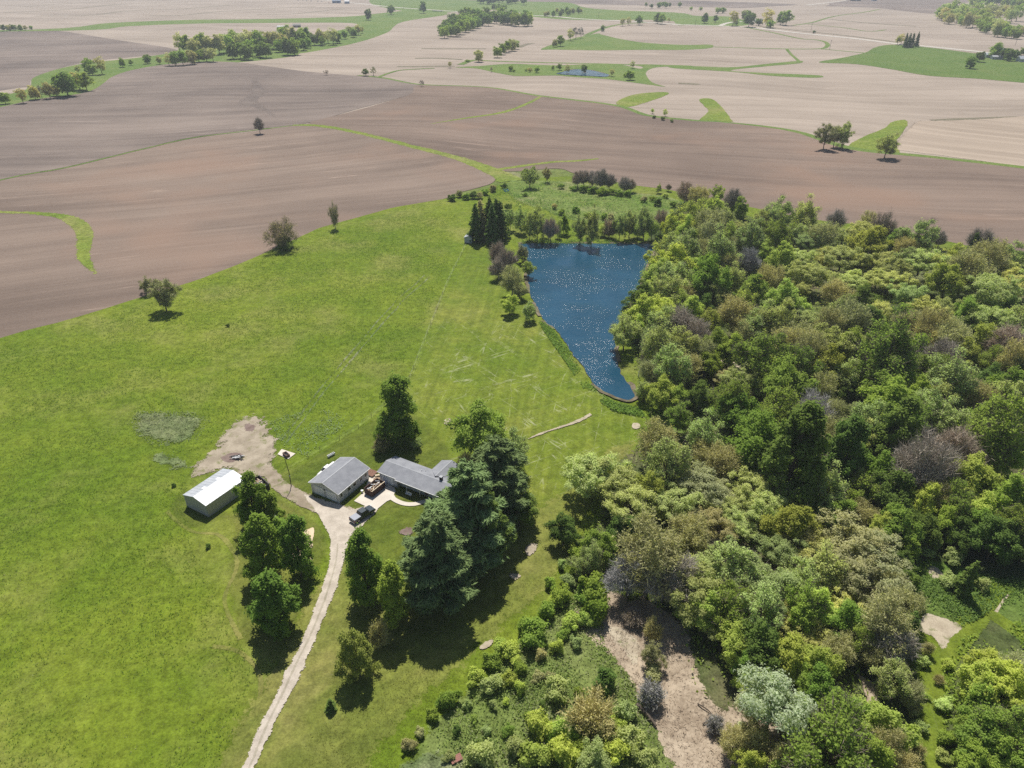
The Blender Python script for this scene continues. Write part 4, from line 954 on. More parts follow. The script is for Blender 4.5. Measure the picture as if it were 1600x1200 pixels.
# white trough by the fence
p_ = P(517.5, 711.5, GZ); tr = empty('feed_trough', p_, math.radians(50), label='long white trough lying on the grass behind the garage', cat='trough')
m_ = MB(); m_.box(-1.0, -.3, 0, 1.0, .3, .1); m_.build('base', M['whitepaint'], tr)
for a in ((-1.0, -.3, 1.0, -.24), (-1.0, .24, 1.0, .3), (-1.0, -.24, -.94, .24), (.94, -.24, 1.0, .24)):
    m_ = MB(); m_.box(a[0], a[1], .1, a[2], a[3], .4); m_.build('side', M['whitepaint'], tr)
# utility pole
p_ = P(455, 759, GZ); pole = empty('utility_pole', p_, 0, label='dark wooden utility pole in the grass beside the dirt track', cat='utility pole')
m_ = MB(); m_.tube((0, 0, -.5), (.05, .1, 3.9), .10, .085, 8); m_.tube((.05, .1, 3.9), (-.35, .2, 7.4), .085, .065, 8); m_.build('pole', M['pole'], pole)
m_ = MB(); m_.tube((-.35, .2, 7.4), (-.36, .2, 7.6), .05, .04, 6); m_.build('insulator', M['greyroof'], pole)
m_ = MB(); m_.box(-.02, -.12, 2.6, .2, .02, 3.0); m_.build('meter_box', M['greyroof'], pole)
# red sheet in the meadow
p_ = P(713, 1187, GZ); rs = empty('metal_sheet', p_, .5, label='rusty red metal sheet lying in the rough meadow grass', cat='metal sheet')
m_ = MB()
for k in range(8): m_.add([(-.9, -.55 + k * .14, .25 + .03 * (k % 2)), (.9, -.55 + k * .14, .35 + .03 * (k % 2)), (.9, -.41 + k * .14, .35 + .03 * ((k + 1) % 2)), (-.9, -.41 + k * .14, .25 + .03 * ((k + 1) % 2))], [(0, 1, 2, 3)])
m_.build('corrugated_sheet', M['redsheet'], rs)
# trampoline glimpsed through the drive trees
p_ = P(421, 818, GZ); tp = empty('trampoline', p_, .3, label='pale blue grey round trampoline under the drive trees', cat='trampoline')
m_ = MB(); m_.tube((0, 0, .85), (0, 0, .9), 1.7, 1.7, 24); m_.build('mat', M['plastic'], tp)
m_ = MB()
for i in range(24):
    a, b = 2 * math.pi * i / 24, 2 * math.pi * (i + 1) / 24
    m_.add([(1.7 * math.cos(a), 1.7 * math.sin(a), .92), (2.0 * math.cos(a), 2.0 * math.sin(a), .92), (2.0 * math.cos(b), 2.0 * math.sin(b), .92), (1.7 * math.cos(b), 1.7 * math.sin(b), .92)], [(0, 1, 2, 3)])
m_.build('pad', M['greyroof'], tp)
for i in range(6):
    a = i * math.pi / 3; m_ = MB(); m_.tube((1.85 * math.cos(a), 1.85 * math.sin(a), 0), (1.85 * math.cos(a), 1.85 * math.sin(a), .9), .03, .03, 6); m_.build('leg', M['rim'], tp)
# white post at the pond shore
p_ = P(997.5, 588, GZ); wp = empty('shore_marker', p_, 0, label='slim white post on the east shore of the pond', cat='post')
m_ = MB(); m_.tube((0, 0, -.2), (0, 0, 1.6), .16, .14, 8); m_.build('post', M['whitepaint'], wp); m_ = MB(); m_.tube((0, 0, 1.6), (0, 0, 1.75), .2, .2, 8); m_.build('cap', M['whitepaint'], wp)
# jon boat under the west bank trees
p_ = P(806, 407, GZ); jb = empty('rowing_boat', p_, .9, label='small pale boat under the bare trees on the west bank', cat='boat')
m_ = MB()
prof = [(-1.7, .62), (-1.0, .72), (.6, .70), (1.5, .42), (1.9, .1)]
top = [(x, y, .5) for x, y in prof] + [(x, -y, .5) for x, y in prof[::-1]]
bot = [(x * .9, y * .75, .05) for x, y in prof] + [(x * .9, -y * .75, .05) for x, y in prof[::-1]]
n = len(top); m_.add(top + bot, [(i, n + i, n + (i + 1) % n, (i + 1) % n) for i in range(n)] + [tuple(range(n, 2 * n))]); m_.build('hull', M['greyroof'], jb)
for x in (-.9, .3): m_ = MB(); m_.box(x, -.62, .38, x + .25, .62, .43); m_.build('seat', M['greyroof'], jb)
# fallen logs
def log(name, a, b, r, label):
    A_, B_ = P(*a, GZ), P(*b, GZ); root = empty(name, A_, 0, label=label, cat='log'); dv = B_ - A_
    m_ = MB(); 
    pts = [Vector((0, 0, r)), dv * .35 + Vector((0, 0, r * 1.1 + .2)), dv * .7 + Vector((.15, 0, r + .1)), dv + Vector((0, 0, r * .8))]
    for i in range(3): m_.tube(pts[i], pts[i + 1], r * (1.1 - .15 * i), r * (.95 - .15 * i), 8)
    m_.build('trunk', M['bark'], root, smooth=False)
    m_ = MB(); p = pts[2]; m_.tube(p, p + Vector((dv.y * .2, -dv.x * .2, .5)), r * .4, r * .2, 5); m_.tube(pts[1], pts[1] + Vector((-dv.y * .15, dv.x * .2, .6)), r * .35, r * .15, 5); m_.build('branch_stub', M['bark'], root)
log('fallen_log', (995, 1103), (1025, 1136), .32, 'dark fallen log at the left side of the mulched clearing')
log('fallen_log', (1098, 1132), (1116, 1122), .12, 'thin broken branch lying across the mulched clearing')
log('fallen_log', (1112, 1160), (1118, 1128), .10, 'thin bent branch near the clearing foot')
log('fallen_log', (1090, 1100), (1112, 1116), .11, 'pale broken limb at the shaded side of the clearing')
log('fallen_log', (1296, 742), (1312, 738), .2, 'pale fallen trunk glimpsed between the wood crowns')
# pasture fence
fpts = [P(x, y, GZ - .1) for x, y in ((728, 383), (700, 440), (668, 520), (640, 592), (600, 634), (560, 668), (500, 704), (462, 727))]
fence = empty('wire_fence', fpts[0], 0, label='thin wire fence with wooden posts between pasture and lawn', cat='fence')
o_ = fpts[0]; post_me = None; tops = []
for a, b in zip(fpts[:-1], fpts[1:]):
    n = max(2, round((b - a).length / 6.0))
    for i in range(n):
        q = a + (b - a) * (i / n) - o_
        if post_me is None:
            m_ = MB(); m_.tube((0, 0, -.4), (0, 0, 1.2), .055, .05, 6); post_me = m_.mesh('post', M['wood'])
        po = bpy.data.objects.new('post', post_me); link(po, fence); po.location = q; tops.append(q)
for z in (.45, .8, 1.12):
    m_ = MB()
    for a, b in zip(tops[:-1], tops[1:]): m_.tube(a + Vector((0, 0, z)), b + Vector((0, 0, z)), .008, .008, 3, cap=False)
    m_.build('wire', M['greyroof'], fence)

# ------------------------------------------------------------------ far farmsteads and poles
def barn(name, px, py, L, W, E, R, rz, wall, roof, label, cat='barn', wins=3, door=True):
    root = empty(name, P(px, py, .1), rz, label=label, cat=cat)
    for x in (-L / 2, L / 2 - .2):
        m_ = MB(); gable_wall(m_, x, x + .2, -W / 2, W / 2, E, R - .2); m_.build('gable_wall', M[wall], root)
    for y in (-W / 2, W / 2 - .2):
        m_ = MB(); m_.box(-L / 2 + .2, y, -.5, L / 2 - .2, y + .2, E); m_.build('side_wall', M[wall], root)
    for ye in (-W / 2 - .4, W / 2 + .4):
        m_ = MB(); gable_roof_half(m_, -L / 2 - .4, L / 2 + .4, ye, 0, E, R, .2); m_.build('roof_slope', M[roof], root)
    if door: m_ = MB(); m_.box(-L * .12, -W / 2 - .08, 0, L * .12, -W / 2 - .005, E * .8); m_.build('door', M['grey_trim'], root)
    for i in range(wins):
        x = -L * .42 + i * L * .84 / max(1, wins - 1) if wins > 1 else L * .3
        if abs(x) < L * .16: continue
        m_ = MB(); m_.box(x - .5, -W / 2 - .06, 1.0, x + .5, -W / 2 - .004, 2.1); m_.build('window', M['glass'], root)
    return root
k7 = lambda x, y: (1380 + x / 7.273, y / 7.273)
barn('farm_barn', *k7(1200, 650), 13, 8, 3.2, 5.2, .1, 'white_metal', 'metalroof', 'long low white barn beside the dark tree at the hay field corner')
barn('farm_barn', *k7(1322, 650), 9, 8, 6.5, 10.5, 1.4, 'white_metal', 'metalroof', 'tall white barn with steep roof between the hay field trees')
barn('farm_barn', *k7(1280, 672), 11, 7, 2.8, 4.4, -.1, 'siding_house', 'greyroof', 'low grey shed in front of the tall white far barn', 'shed')
barn('farm_house', *k7(1580, 700), 11, 8, 3.4, 6.2, .0, 'white_metal', 'metalroof', 'white farm house at the edge of the hay field', 'house', 5)
barn('farm_house', *k7(1640, 700), 11, 8, 3.4, 6.2, .3, 'white_metal', 'greyroof', 'second white farm house beyond the hay field trees', 'house', 5)
k6 = lambda x, y: (440 + x / 6.154, y / 6.154)
barn('farm_barn', *k6(530, 28), 22, 14, 6.5, 9.0, .1, 'barnblue', 'barnblue', 'big blue machine barn beside the far pale road')
barn('farm_barn', *k6(630, 34), 12, 12, 5.5, 7.5, .1, 'barnblue', 'metalroof', 'smaller blue barn with a white roof by the far road')
barn('farm_barn', *k6(148, 262), 13, 9, 3.2, 5.6, .2, 'rust', 'dark', 'old dark weathered barn above the creek trees')
barn('farm_barn', *k6(0, 270), 14, 6, 2.6, 3.8, .1, 'white_metal', 'metalroof', 'long white shed above the creek trees')
barn('farm_house', *c3((820, 4))[0], 26, 10, 4.5, 7.0, .05, 'dark', 'dark', 'long dark farm building on the far tilled rise', 'farm building', 4)
barn('farm_house', *c3((905, 4))[0], 12, 9, 4.5, 6.5, .05, 'white_metal', 'metalroof', 'white farm building on the far tilled rise', 'farm building', 3)
barn('farm_house', *c3((370, 104))[0], 14, 8, 3.4, 5.4, -.2, 'siding_house', 'greyroof', 'grey farm house under the far grove by the lane', 'house', 3)
# parked cars by the blue barn
def car(px, py, paint, label, group):
    root = empty('parked_car', P(px, py, .12), random.uniform(-.2, .2), label=label, cat='car', group=group)
    m_ = MB(); m_.prism([(-2.2, .35), (2.2, .35), (2.25, .75), (1.3, .95), (-2.2, 1.0)], 'y', .9, -.9); m_.build('body', M[paint], root)
    m_ = MB(); m_.prism([(-1.7, .97), (1.1, .97), (.45, 1.5), (-1.3, 1.5)], 'y', .75, -.75); m_.build('cabin', M['glass'], root)
    for s in (-1, 1):
        for x in (-1.4, 1.4): wheel(root, x, s * .8, .33, .2)
for i, (x, y) in enumerate(((160, 6), (205, 4), (240, 9), (285, 11), (350, 15), (385, 16))):
    car(*k6(x, y), 'whitepaint', ('first', 'second', 'third', 'fourth', 'fifth', 'last')[i] + ' white vehicle from left in the row before the big blue barn', 'vehicles parked by the blue barn')
tr = car(*k6(455, 28), 'orange', 'small orange tractor beside the blue barn', None)
# poles along the far road
def far_pole(px, py, h, label):
    root = empty('utility_pole', P(px, py, 0.1), 0, label=label, cat='utility pole', group='utility poles along the far roads')
    m_ = MB(); m_.tube((0, 0, -.3), (.5, 0, h), .22, .16, 6); m_.build('pole', M['pole'], root)
    m_ = MB(); m_.box(-.5, -.08, h - 1.0, 1.5, .08, h - .8); m_.build('crossarm', M['pole'], root)
far_pole(1296, 77.5, 12, 'grey utility pole at the road above the hay field')
far_pole(1586, 71, 12, 'grey utility pole above the white farm house')
far_pole(1086, 41, 11, 'grey utility pole left of the far farm trees')
far_pole(1267, 47, 11, 'grey utility pole beside the dark bush by the road')
far_pole(935, 28, 11, 'grey utility pole in the far green valley')
far_pole(631, 15, 11, 'grey utility pole between two lone trees on the far road')
far_pole(595, 11, 11, 'grey utility pole near the big blue barn')
# bridge rail on the far road
br = empty('road_bridge', P(*k6(1500, 108), .1), -.25, label='low dark road bridge over the far creek', cat='bridge')
m_ = MB(); m_.box(-12, -4, 0, 12, 4, .3); m_.build('deck', M['road'], br)
for y in (-4.1, 3.9):
    m_ = MB(); m_.box(-12, y, .3, 12, y + .2, 1.1); m_.build('railing', M['greyroof'], br)
m_ = MB(); m_.box(-10, -4.3, -.2, 10, -4.12, .28); m_.build('girder', M['dark'], br)
# ------------------------------------------------------------------ trees: prototypes
def nrm(a): return a / np.maximum(np.linalg.norm(a, axis=-1, keepdims=True), 1e-9)
def quads(c, n, a, b, rng, updir=None):
    """leaf sprays: diamonds centred on c with normals n, half sizes a (long) and b"""
    r = nrm(rng.normal(size=c.shape)) if updir is None else updir
    u = nrm(r - n * np.sum(r * n, axis=1, keepdims=True)); v = np.cross(n, u)
    a = a[:, None]; b = b[:, None]
    fold = n * b * 0.35
    return np.stack([c - u * a, c + v * b + fold, c + u * a, c - v * b + fold], axis=1).reshape(-1, 3)
def slivers(p, d, length, wd, rng):
    s = nrm(np.cross(d, nrm(rng.normal(size=d.shape))))
    return np.stack([p - s * wd[:, None], p + s * wd[:, None], p + d * length[:, None]], axis=1).reshape(-1, 3)
def clumps(rng, R, H, cb, n, rc, lo=0.45, top=1.0, lobes=0.25, shape=0.0):
    """centres of foliage clumps inside an uneven crown"""
    ph = rng.uniform(0, 6.28, 6); out = []
    zc, zh = (H + cb) / 2, (H - cb) / 2
    tries = 0
    while len(out) < n and tries < n * 60:
        tries += 1
        d = nrm(rng.normal(size=3))
        if d[2] < -0.92: continue
        th = math.atan2(d[1], d[0])
        k = 1 + lobes * (math.sin(2 * th + ph[0]) * .5 + math.sin(3 * th + ph[1] + 2 * d[2]) * .6 + math.sin(5 * th + ph[2]) * .25 + .5 * math.sin(4 * d[2] + ph[3]))
        r = rng.uniform(lo, 1.0) ** 0.7 * k
        z = d[2] * r
        wdt = 1.0 - shape * max(0.0, z)                     # narrowing towards the top
        c = np.array([d[0] * r * (R - rc * .6) * wdt, d[1] * r * (R - rc * .6) * wdt, zc + z * (zh - rc * .5)])
        if all(np.sum((c - o) ** 2) > (rc * .72) ** 2 for o in out): out.append(c)
    return np.array(out)
def column_clumps(rng, R, H, cb, n, rc, lobes=.4):
    ph = rng.uniform(0, 6.28, 4); out = []; tries = 0
    while len(out) < n and tries < n * 80:
        tries += 1
        f_ = rng.uniform(0, 1); th = rng.uniform(0, 6.283)
        pr = min(1, .55 + 1.9 * f_) * (1 - f_ ** 1.7) ** .62 + .10
        k = 1 + lobes * (.5 * math.sin(3 * th + ph[0] + 5 * f_) + .5 * math.sin(2 * th + ph[1] - 9 * f_) + .35 * math.sin(14 * f_ + ph[2]))
        r = math.sqrt(rng.uniform(.12, 1.0)) * R * pr * k
        c_ = np.array([r * math.cos(th), r * math.sin(th), cb + rc * .5 + f_ * (H - cb - rc)])
        if all(np.sum((c_ - o_) ** 2) > (rc * .75) ** 2 for o_ in out): out.append(c_)
    return np.array(out)
def limb_mesh(rng, cl, H, cb, r0, n_limb, lean=0.3):
    m_ = MB()
    fork = cb * rng.uniform(.75, 1.0) + .3
    top = np.array([rng.normal() * lean, rng.normal() * lean, H * .78])
    tr = [np.array([0, 0, -0.6]), np.array([rng.normal() * .1, rng.normal() * .1, fork]), (top + np.array([0, 0, fork])) / 2 + rng.normal(size=3) * lean * .5, top]
    rad = [r0 * 1.25, r0 * .85, r0 * .55, r0 * .15]
    for i in range(3): m_.tube(tr[i], tr[i + 1], rad[i], rad[i + 1], 7, cap=False)
    idx = rng.permutation(len(cl))[:n_limb]
    for i in idx:
        c = cl[i]; t = np.clip((c[2] - fork) / max(1e-3, H - fork) * .55, 0, .8)
        s = tr[1] + (tr[3] - tr[1]) * t
        midp = s + (c - s) * .5 + np.array([0, 0, -.06 * np.linalg.norm(c - s)]) + rng.normal(size=3) * .15
        m_.tube(s, midp, r0 * .34, r0 * .2, 5, cap=False); m_.tube(midp, c, r0 * .2, r0 * .06, 4, cap=False)
    return m_
def leaves_on(rng, cl, rc, n, R, zc, a, b, out=.5, rnd=.75, flat=.8, up=.25):
    k = rng.integers(0, len(cl), n)
    d = nrm(rng.normal(size=(n, 3))); d[:, 2] = np.where(d[:, 2] < -.35, -d[:, 2], d[:, 2])
    rr = rc * np.where(rng.random(n) < .16, rng.uniform(1.0, 1.5, n), rng.uniform(.5, 1.05, n)) * (0.7 + 0.6 * rng.random(len(cl))[k])
    c = cl[k] + d * rr[:, None] * np.array([1, 1, flat])
    o = nrm(cl[k] - np.array([0, 0, zc]))
    nn = nrm(d * .8 + o * out + np.array([0, 0, up * 2.4]) + rng.normal(size=(n, 3)) * rnd)
    return quads(c, nn, a * rng.uniform(.6, 1.25, n), b * rng.uniform(.6, 1.25, n), rng)
PROTO = {}
def put_proto(kind, R, H, trunk_mesh, crown_mesh, cz):
    co = np.empty(len(crown_mesh.vertices) * 3, np.float32); crown_mesh.vertices.foreach_get('co', co); co = co.reshape(-1, 3)
    R = float(np.percentile(np.hypot(co[:, 0], co[:, 1]), 95)); z0, z1 = np.percentile(co[:, 2], (3, 98.5))
    PROTO.setdefault(kind, []).append(dict(R=R, H=float(z1), trunk=trunk_mesh, crown=crown_mesh, cz=float(z0 + z1) / 2))
def broadleaf(kind, seed, R, H, cb, n_cl, rc, n_leaf, a=.30, b=.2, r0=.28, limbs=14, twigs=0, lo=.45, lobes=.25, shape=0.0, rnd=.75, bark='bark', flat=.8, out=.5):
    rng = np.random.default_rng(seed)
    cl = column_clumps(rng, R, H, cb, n_cl, rc) if kind == 'tall' else clumps(rng, R, H, cb, n_cl, rc, lo, lobes=lobes, shape=shape)
    tm = limb_mesh(rng, cl, H, cb, r0, limbs)
    zc = (H + cb) / 2 - (H - cb) * .2
    mats = [M['leaf']]
    t_me = tm.mesh('trunk', M[bark], True)
    v = leaves_on(rng, cl, rc, n_leaf, R, zc, a, b, out, rnd, flat)
    mi = np.zeros(len(v) // 4, int)
    if twigs:                                                # fine leafless spray among the leaves
        k = rng.integers(0, len(cl), twigs)
        o = nrm(cl[k] - np.array([0, 0, cb]))
        p = cl[k] + rng.normal(size=(twigs, 3)) * rc * .35
        dd = nrm(o + rng.normal(size=(twigs, 3)) * .55 + np.array([0, 0, .25]))
        s_ = nrm(np.cross(dd, nrm(rng.normal(size=dd.shape)))) * .035; L_ = rng.uniform(.8, 1.6, twigs)[:, None]
        tv = np.stack([p - s_, p + s_, p + dd * L_ + s_ * .25, p + dd * L_ - s_ * .25], axis=1).reshape(-1, 3)
        v = np.concatenate([v, tv]); mi = np.concatenate([mi, np.ones(twigs, int)])
    put_proto(kind, R, H, t_me, fast_mesh('crown', v, 4, [M['leaf'], M[bark if bark == 'palebark' else 'twigbark']], mi), (H + cb) / 2)
def baretree(kind, seed, R, H, cb, n_cl, rc, n_twig, n_leaf=0, r0=.25, leaf=.16, shape=0.0):
    rng = np.random.default_rng(seed)
    cl = clumps(rng, R, H, cb, n_cl, rc, .35, shape=shape)
    tm = limb_mesh(rng, cl, H, cb, r0, n_cl, .4)
    t_me = tm.mesh('trunk', M['palebark'], True)
    k = rng.integers(0, len(cl), n_twig)
    base = np.array([0, 0, cb * .8])
    o = nrm(cl[k] - base)
    p = cl[k] - o * rc * .5 + rng.normal(size=(n_twig, 3)) * rc * .25
    d = nrm(o * .9 + rng.normal(size=(n_twig, 3)) * .5 + np.array([0, 0, .25]))
    L = rng.uniform(.7, 1.5, n_twig) * rc
    sv = slivers(p, d, L, rng.uniform(.025, .06, n_twig), rng)
    # side twigs
    t = rng.uniform(.3, .9, n_twig)
    p2 = p + d * (L * t)[:, None]; d2 = nrm(d + rng.normal(size=(n_twig, 3)) * .8)
    sv = np.concatenate([sv, slivers(p2, d2, L * .5, np.full(n_twig, .025), rng)])
    nf = len(sv) // 3
    if n_leaf:
        kk = rng.integers(0, n_twig, n_leaf); tt = rng.uniform(.5, 1.05, n_leaf)
        c = p[kk] + d[kk] * (L[kk] * tt)[:, None] + rng.normal(size=(n_leaf, 3)) * .15
        q = quads(c, nrm(rng.normal(size=(n_leaf, 3)) + np.array([0, 0, .5])), leaf * rng.uniform(.6, 1.3, n_leaf), leaf * .75 * rng.uniform(.6, 1.3, n_leaf), rng).reshape(-1, 4, 3)
        tri = np.concatenate([q[:, [0, 1, 2]], q[:, [0, 2, 3]]]).reshape(-1, 3)
        sv = np.concatenate([sv, tri])
    mi = np.concatenate([np.zeros(nf), np.ones(len(sv) // 3 - nf)]).astype(int)
    put_proto(kind, R, H, t_me, fast_mesh('crown', sv, 3, [M['twig'] if not n_leaf else M['twig'], M['leaf']], mi), (H + cb) / 2)
def conifer(kind, seed, R, H, cb, n_needle, dz=.85, droop=.12, ln=.55, wd=.10, prof=.8, r0=.3, plates=True):
    rng = np.random.default_rng(seed)
    m_ = MB(); m_.tube((0, 0, -.6), (0, 0, H * .97), r0 * 1.2, .05, 7, cap=False)
    tips = []
    z = cb
    br = []
    while z < H - .4:
        f = (z - cb) / (H - cb)
        L0 = R * (1 - f ** (1.5 if plates else 1.0)) ** (prof * (1.25 if plates else 1.0)) * (min(1, .6 + f * 2.2) if plates else 1.0)
        nb = int(rng.integers(5, 8)); a0 = rng.uniform(0, 6.28)
        for i in range(nb):
            a = a0 + i * 6.283 / nb + rng.normal() * .2
            L = L0 * rng.uniform(.6, 1.2)
            s = np.array([0, 0, z + rng.normal() * .15])
            e = s + np.array([math.cos(a) * L, math.sin(a) * L, L * (.12 if plates else -droop) + rng.normal() * .15])
            br.append((s, e, L)); m_.tube(s, e, r0 * .22 * (1 - f * .6), .02, 4, cap=False)
        z += dz * rng.uniform(.8, 1.2)
    w_ = np.array([L ** 1.6 + .15 for _, _, L in br]); w_ /= w_.sum()
    k = rng.choice(len(br), n_needle, p=w_)
    S = np.array([b[0] for b in br])[k]; E = np.array([b[1] for b in br])[k]; LL = np.array([b[2] for b in br])[k]
    t = 1 - rng.random(n_needle) ** 1.4 * .8
    ax = nrm(E - S); side = nrm(np.cross(ax, np.array([0, 0, 1.0])))
    off = rng.normal(size=n_needle) * .17 * LL * (1.15 - t * .7)
    p = S + (E - S) * t[:, None] + side * off[:, None] + np.array([0, 0, 1.0]) * (rng.normal(size=n_needle) * .13 + .05)[:, None]
    d = nrm(ax * .8 + side * np.sign(off)[:, None] * .6 + rng.normal(size=(n_needle, 3)) * .35 + np.array([0, 0, .35]))
    n_ = nrm(rng.normal(size=d.shape) * .55 + np.array([0, 0, 1.0]) + ax * .3)
    v = quads(p, n_, ln * rng.uniform(.6, 1.2, n_needle), wd * rng.uniform(.7, 1.3, n_needle), rng, d)
    put_proto(kind, R, H, m_.mesh('trunk', M['bark'], True), fast_mesh('crown', v, 4, [M['needle']]), (H + cb) / 2)

for s in range(4): broadleaf('oak', 10 + s, 6.2, 11.5, 1.4, 125, .88, 14500, .215, .15, .34, 40, twigs=500, lo=.5, lobes=.36, flat=.85, rnd=.6)
for s in range(6): broadleaf('round', 30 + s, 4.6, 11.5, .6, 80, .92, 12500, .225, .15, .25, 18, twigs=250, lobes=.40, shape=.38, flat=1.1, rnd=.65)
for s in range(4): broadleaf('tall', 50 + s, 3.7, 16.0, .7, 105, .80, 16500, .25, .17, .28, 30, lobes=.58, shape=.45, flat=1.7, rnd=.65, lo=.4)
for s in range(4): broadleaf('airy', 70 + s, 4.4, 12.0, 1.0, 70, .9, 7600, .19, .125, .22, 44, twigs=2600, lobes=.40, rnd=.9, shape=.3, flat=1.2)
for s in range(3): baretree('bare', 90 + s, 4.3, 10.5, 1.2, 50, 1.5, 4600)
for s in range(3): baretree('budding', 100 + s, 4.4, 11.0, 1.4, 50, 1.4, 2800, 3600, leaf=.17)
for s in range(4): conifer('pine', 110 + s, 5.6, 17.5, 1.4, 24000, 1.0, ln=.52, wd=.095, prof=.5)
for s in range(3): conifer('spruce', 120 + s, 2.6, 12.5, .8, 9000, .55, ln=.34, wd=.08, prof=.62, r0=.2, plates=False)
for s in range(2): baretree('sparse', 126 + s, 5.2, 7.6, .5, 44, 1.3, 1900, 1100, leaf=.17)
for s in range(4): broadleaf('shrub', 130 + s, 1.9, 2.9, .1, 24, .62, 3600, .18, .13, .07, 8, lobes=.4, lo=.3, rnd=.7, flat=1.0)
for s in range(2): broadleaf('willow', 140 + s, 5.0, 12.5, 4.0, 40, 1.2, 8500, .30, .12, .26, 26, lobes=.4, bark='palebark', rnd=.9)
for s in range(2): baretree('bareshrub', 150 + s, 1.9, 3.0, .2, 18, .8, 1500, 900, .06, .12)
# light far-off versions: one mesh with its own trunk
def far_proto(kind, seed, R, H, cb, n_cl, rc, n_leaf, a, b, bare=0):
    rng = np.random.default_rng(seed)
    cl = clumps(rng, R, H, cb, n_cl, rc, .4, lobes=.25)
    m_ = limb_mesh(rng, cl, H, cb, .28, 5)
    tri = []
    V = np.array(m_.v)
    for f in m_.f: tri += [V[f[0]], V[f[1]], V[f[2]], V[f[0]], V[f[2]], V[f[3]]]
    tri = np.array(tri); nt = len(tri) // 3
    if bare:
        k = rng.integers(0, len(cl), bare); o = nrm(cl[k] - np.array([0, 0, cb]))
        lv = slivers(cl[k] - o * rc * .4, nrm(o + rng.normal(size=(bare, 3)) * .5), rng.uniform(.8, 1.6, bare) * rc, np.full(bare, .09), rng)
        mt = M['twig']
    else:
        q = leaves_on(rng, cl, rc, n_leaf, R, (H + cb) / 2, a, b).reshape(-1, 4, 3)
        lv = np.concatenate([q[:, [0, 1, 2]], q[:, [0, 2, 3]]]).reshape(-1, 3); mt = M['leaf']
    v = np.concatenate([tri, lv])
    me = fast_mesh(kind, v, 3, [M['bark'], mt], np.concatenate([np.zeros(nt), np.ones(len(lv) // 3)]).astype(int))
    PROTO.setdefault(kind, []).append(dict(R=R, H=H, trunk=None, crown=me, cz=(H + cb) / 2))
for s in range(4): far_proto('farround', 160 + s, 4.6, 10.0, .3, 30, 1.5, 1900, .5, .38)
for s in range(2): far_proto('farairy', 170 + s, 4.6, 11.0, .7, 28, 1.4, 1100, .42, .32)
for s in range(2): far_proto('farbare', 180 + s, 4.4, 11.0, 1.8, 24, 1.6, 0, 0, 0, 1100)
for s in range(2): far_proto('farshrub', 190 + s, 2.0, 3.0, .1, 10, .9, 420, .4, .3)

TINT = {  # reflectance plus transmittance of the foliage itself, and how it reads
 'O': ((0.571, 0.599, 0.232), 'pale olive'), 'S': ((0.446, 0.508, 0.203), 'sage green'), 'Y': ((0.486, 0.571, 0.130), 'yellow-green'),
 'G': ((0.305, 0.407, 0.075), 'fresh green'), 'D': ((0.165, 0.243, 0.054), 'dark green'), 'A': ((0.508, 0.588, 0.215), 'thin pale'),
 'T': ((0.440, 0.430, 0.225), 'tan-green'), 'L': ((0.390, 0.420, 0.085), 'golden green'), 'K': ((0.475, 0.457, 0.219), 'olive-brown'),
 'B': ((0.400, 0.345, 0.275), 'brown leafless'), 'W': ((0.420, 0.390, 0.360), 'grey leafless'), 'P': ((0.550, 0.580, 0.380), 'whitish green'),
 'V': ((0.330, 0.345, 0.080), 'olive yellow'), 'Z': ((0.340, 0.315, 0.210), 'grey twiggy'),
 'N': ((0.205, 0.275, 0.098), 'blue-green'), 'M': ((0.224, 0.330, 0.056), 'deep green')}
TREE_NAME = {'oak': 'oak_tree', 'round': 'broadleaf_tree', 'tall': 'poplar_tree', 'airy': 'young_leaf_tree', 'bare': 'bare_tree', 'budding': 'budding_tree', 'pine': 'pine_tree',
             'spruce': 'spruce_tree', 'sparse': 'budding_tree', 'shrub': 'shrub', 'willow': 'willow_tree', 'bareshrub': 'bare_shrub', 'farround': 'field_tree', 'farairy': 'field_tree', 'farbare': 'bare_field_tree', 'farshrub': 'field_shrub'}
FORM = {'oak': 'spreading oak', 'round': 'rounded tree', 'tall': 'upright poplar', 'airy': 'airy tree', 'bare': 'bare tree', 'budding': 'budding tree', 'sparse': 'half bare tree', 'pine': 'pine', 'spruce': 'spire-shaped spruce',
        'shrub': 'bush', 'willow': 'willow', 'bareshrub': 'twiggy bush', 'farround': 'rounded tree', 'farairy': 'thin tree', 'farbare': 'bare tree', 'farshrub': 'bush'}
AUTO = {'O': 'oak', 'S': 'oak', 'T': 'oak', 'Y': 'round', 'G': 'round', 'D': 'round', 'M': 'round', 'L': 'round', 'A': 'airy', 'K': 'budding', 'B': 'bare', 'W': 'bare', 'P': 'willow', 'N': 'pine'}
COUNT = {}
trng = random.Random(99)
PLACED = []
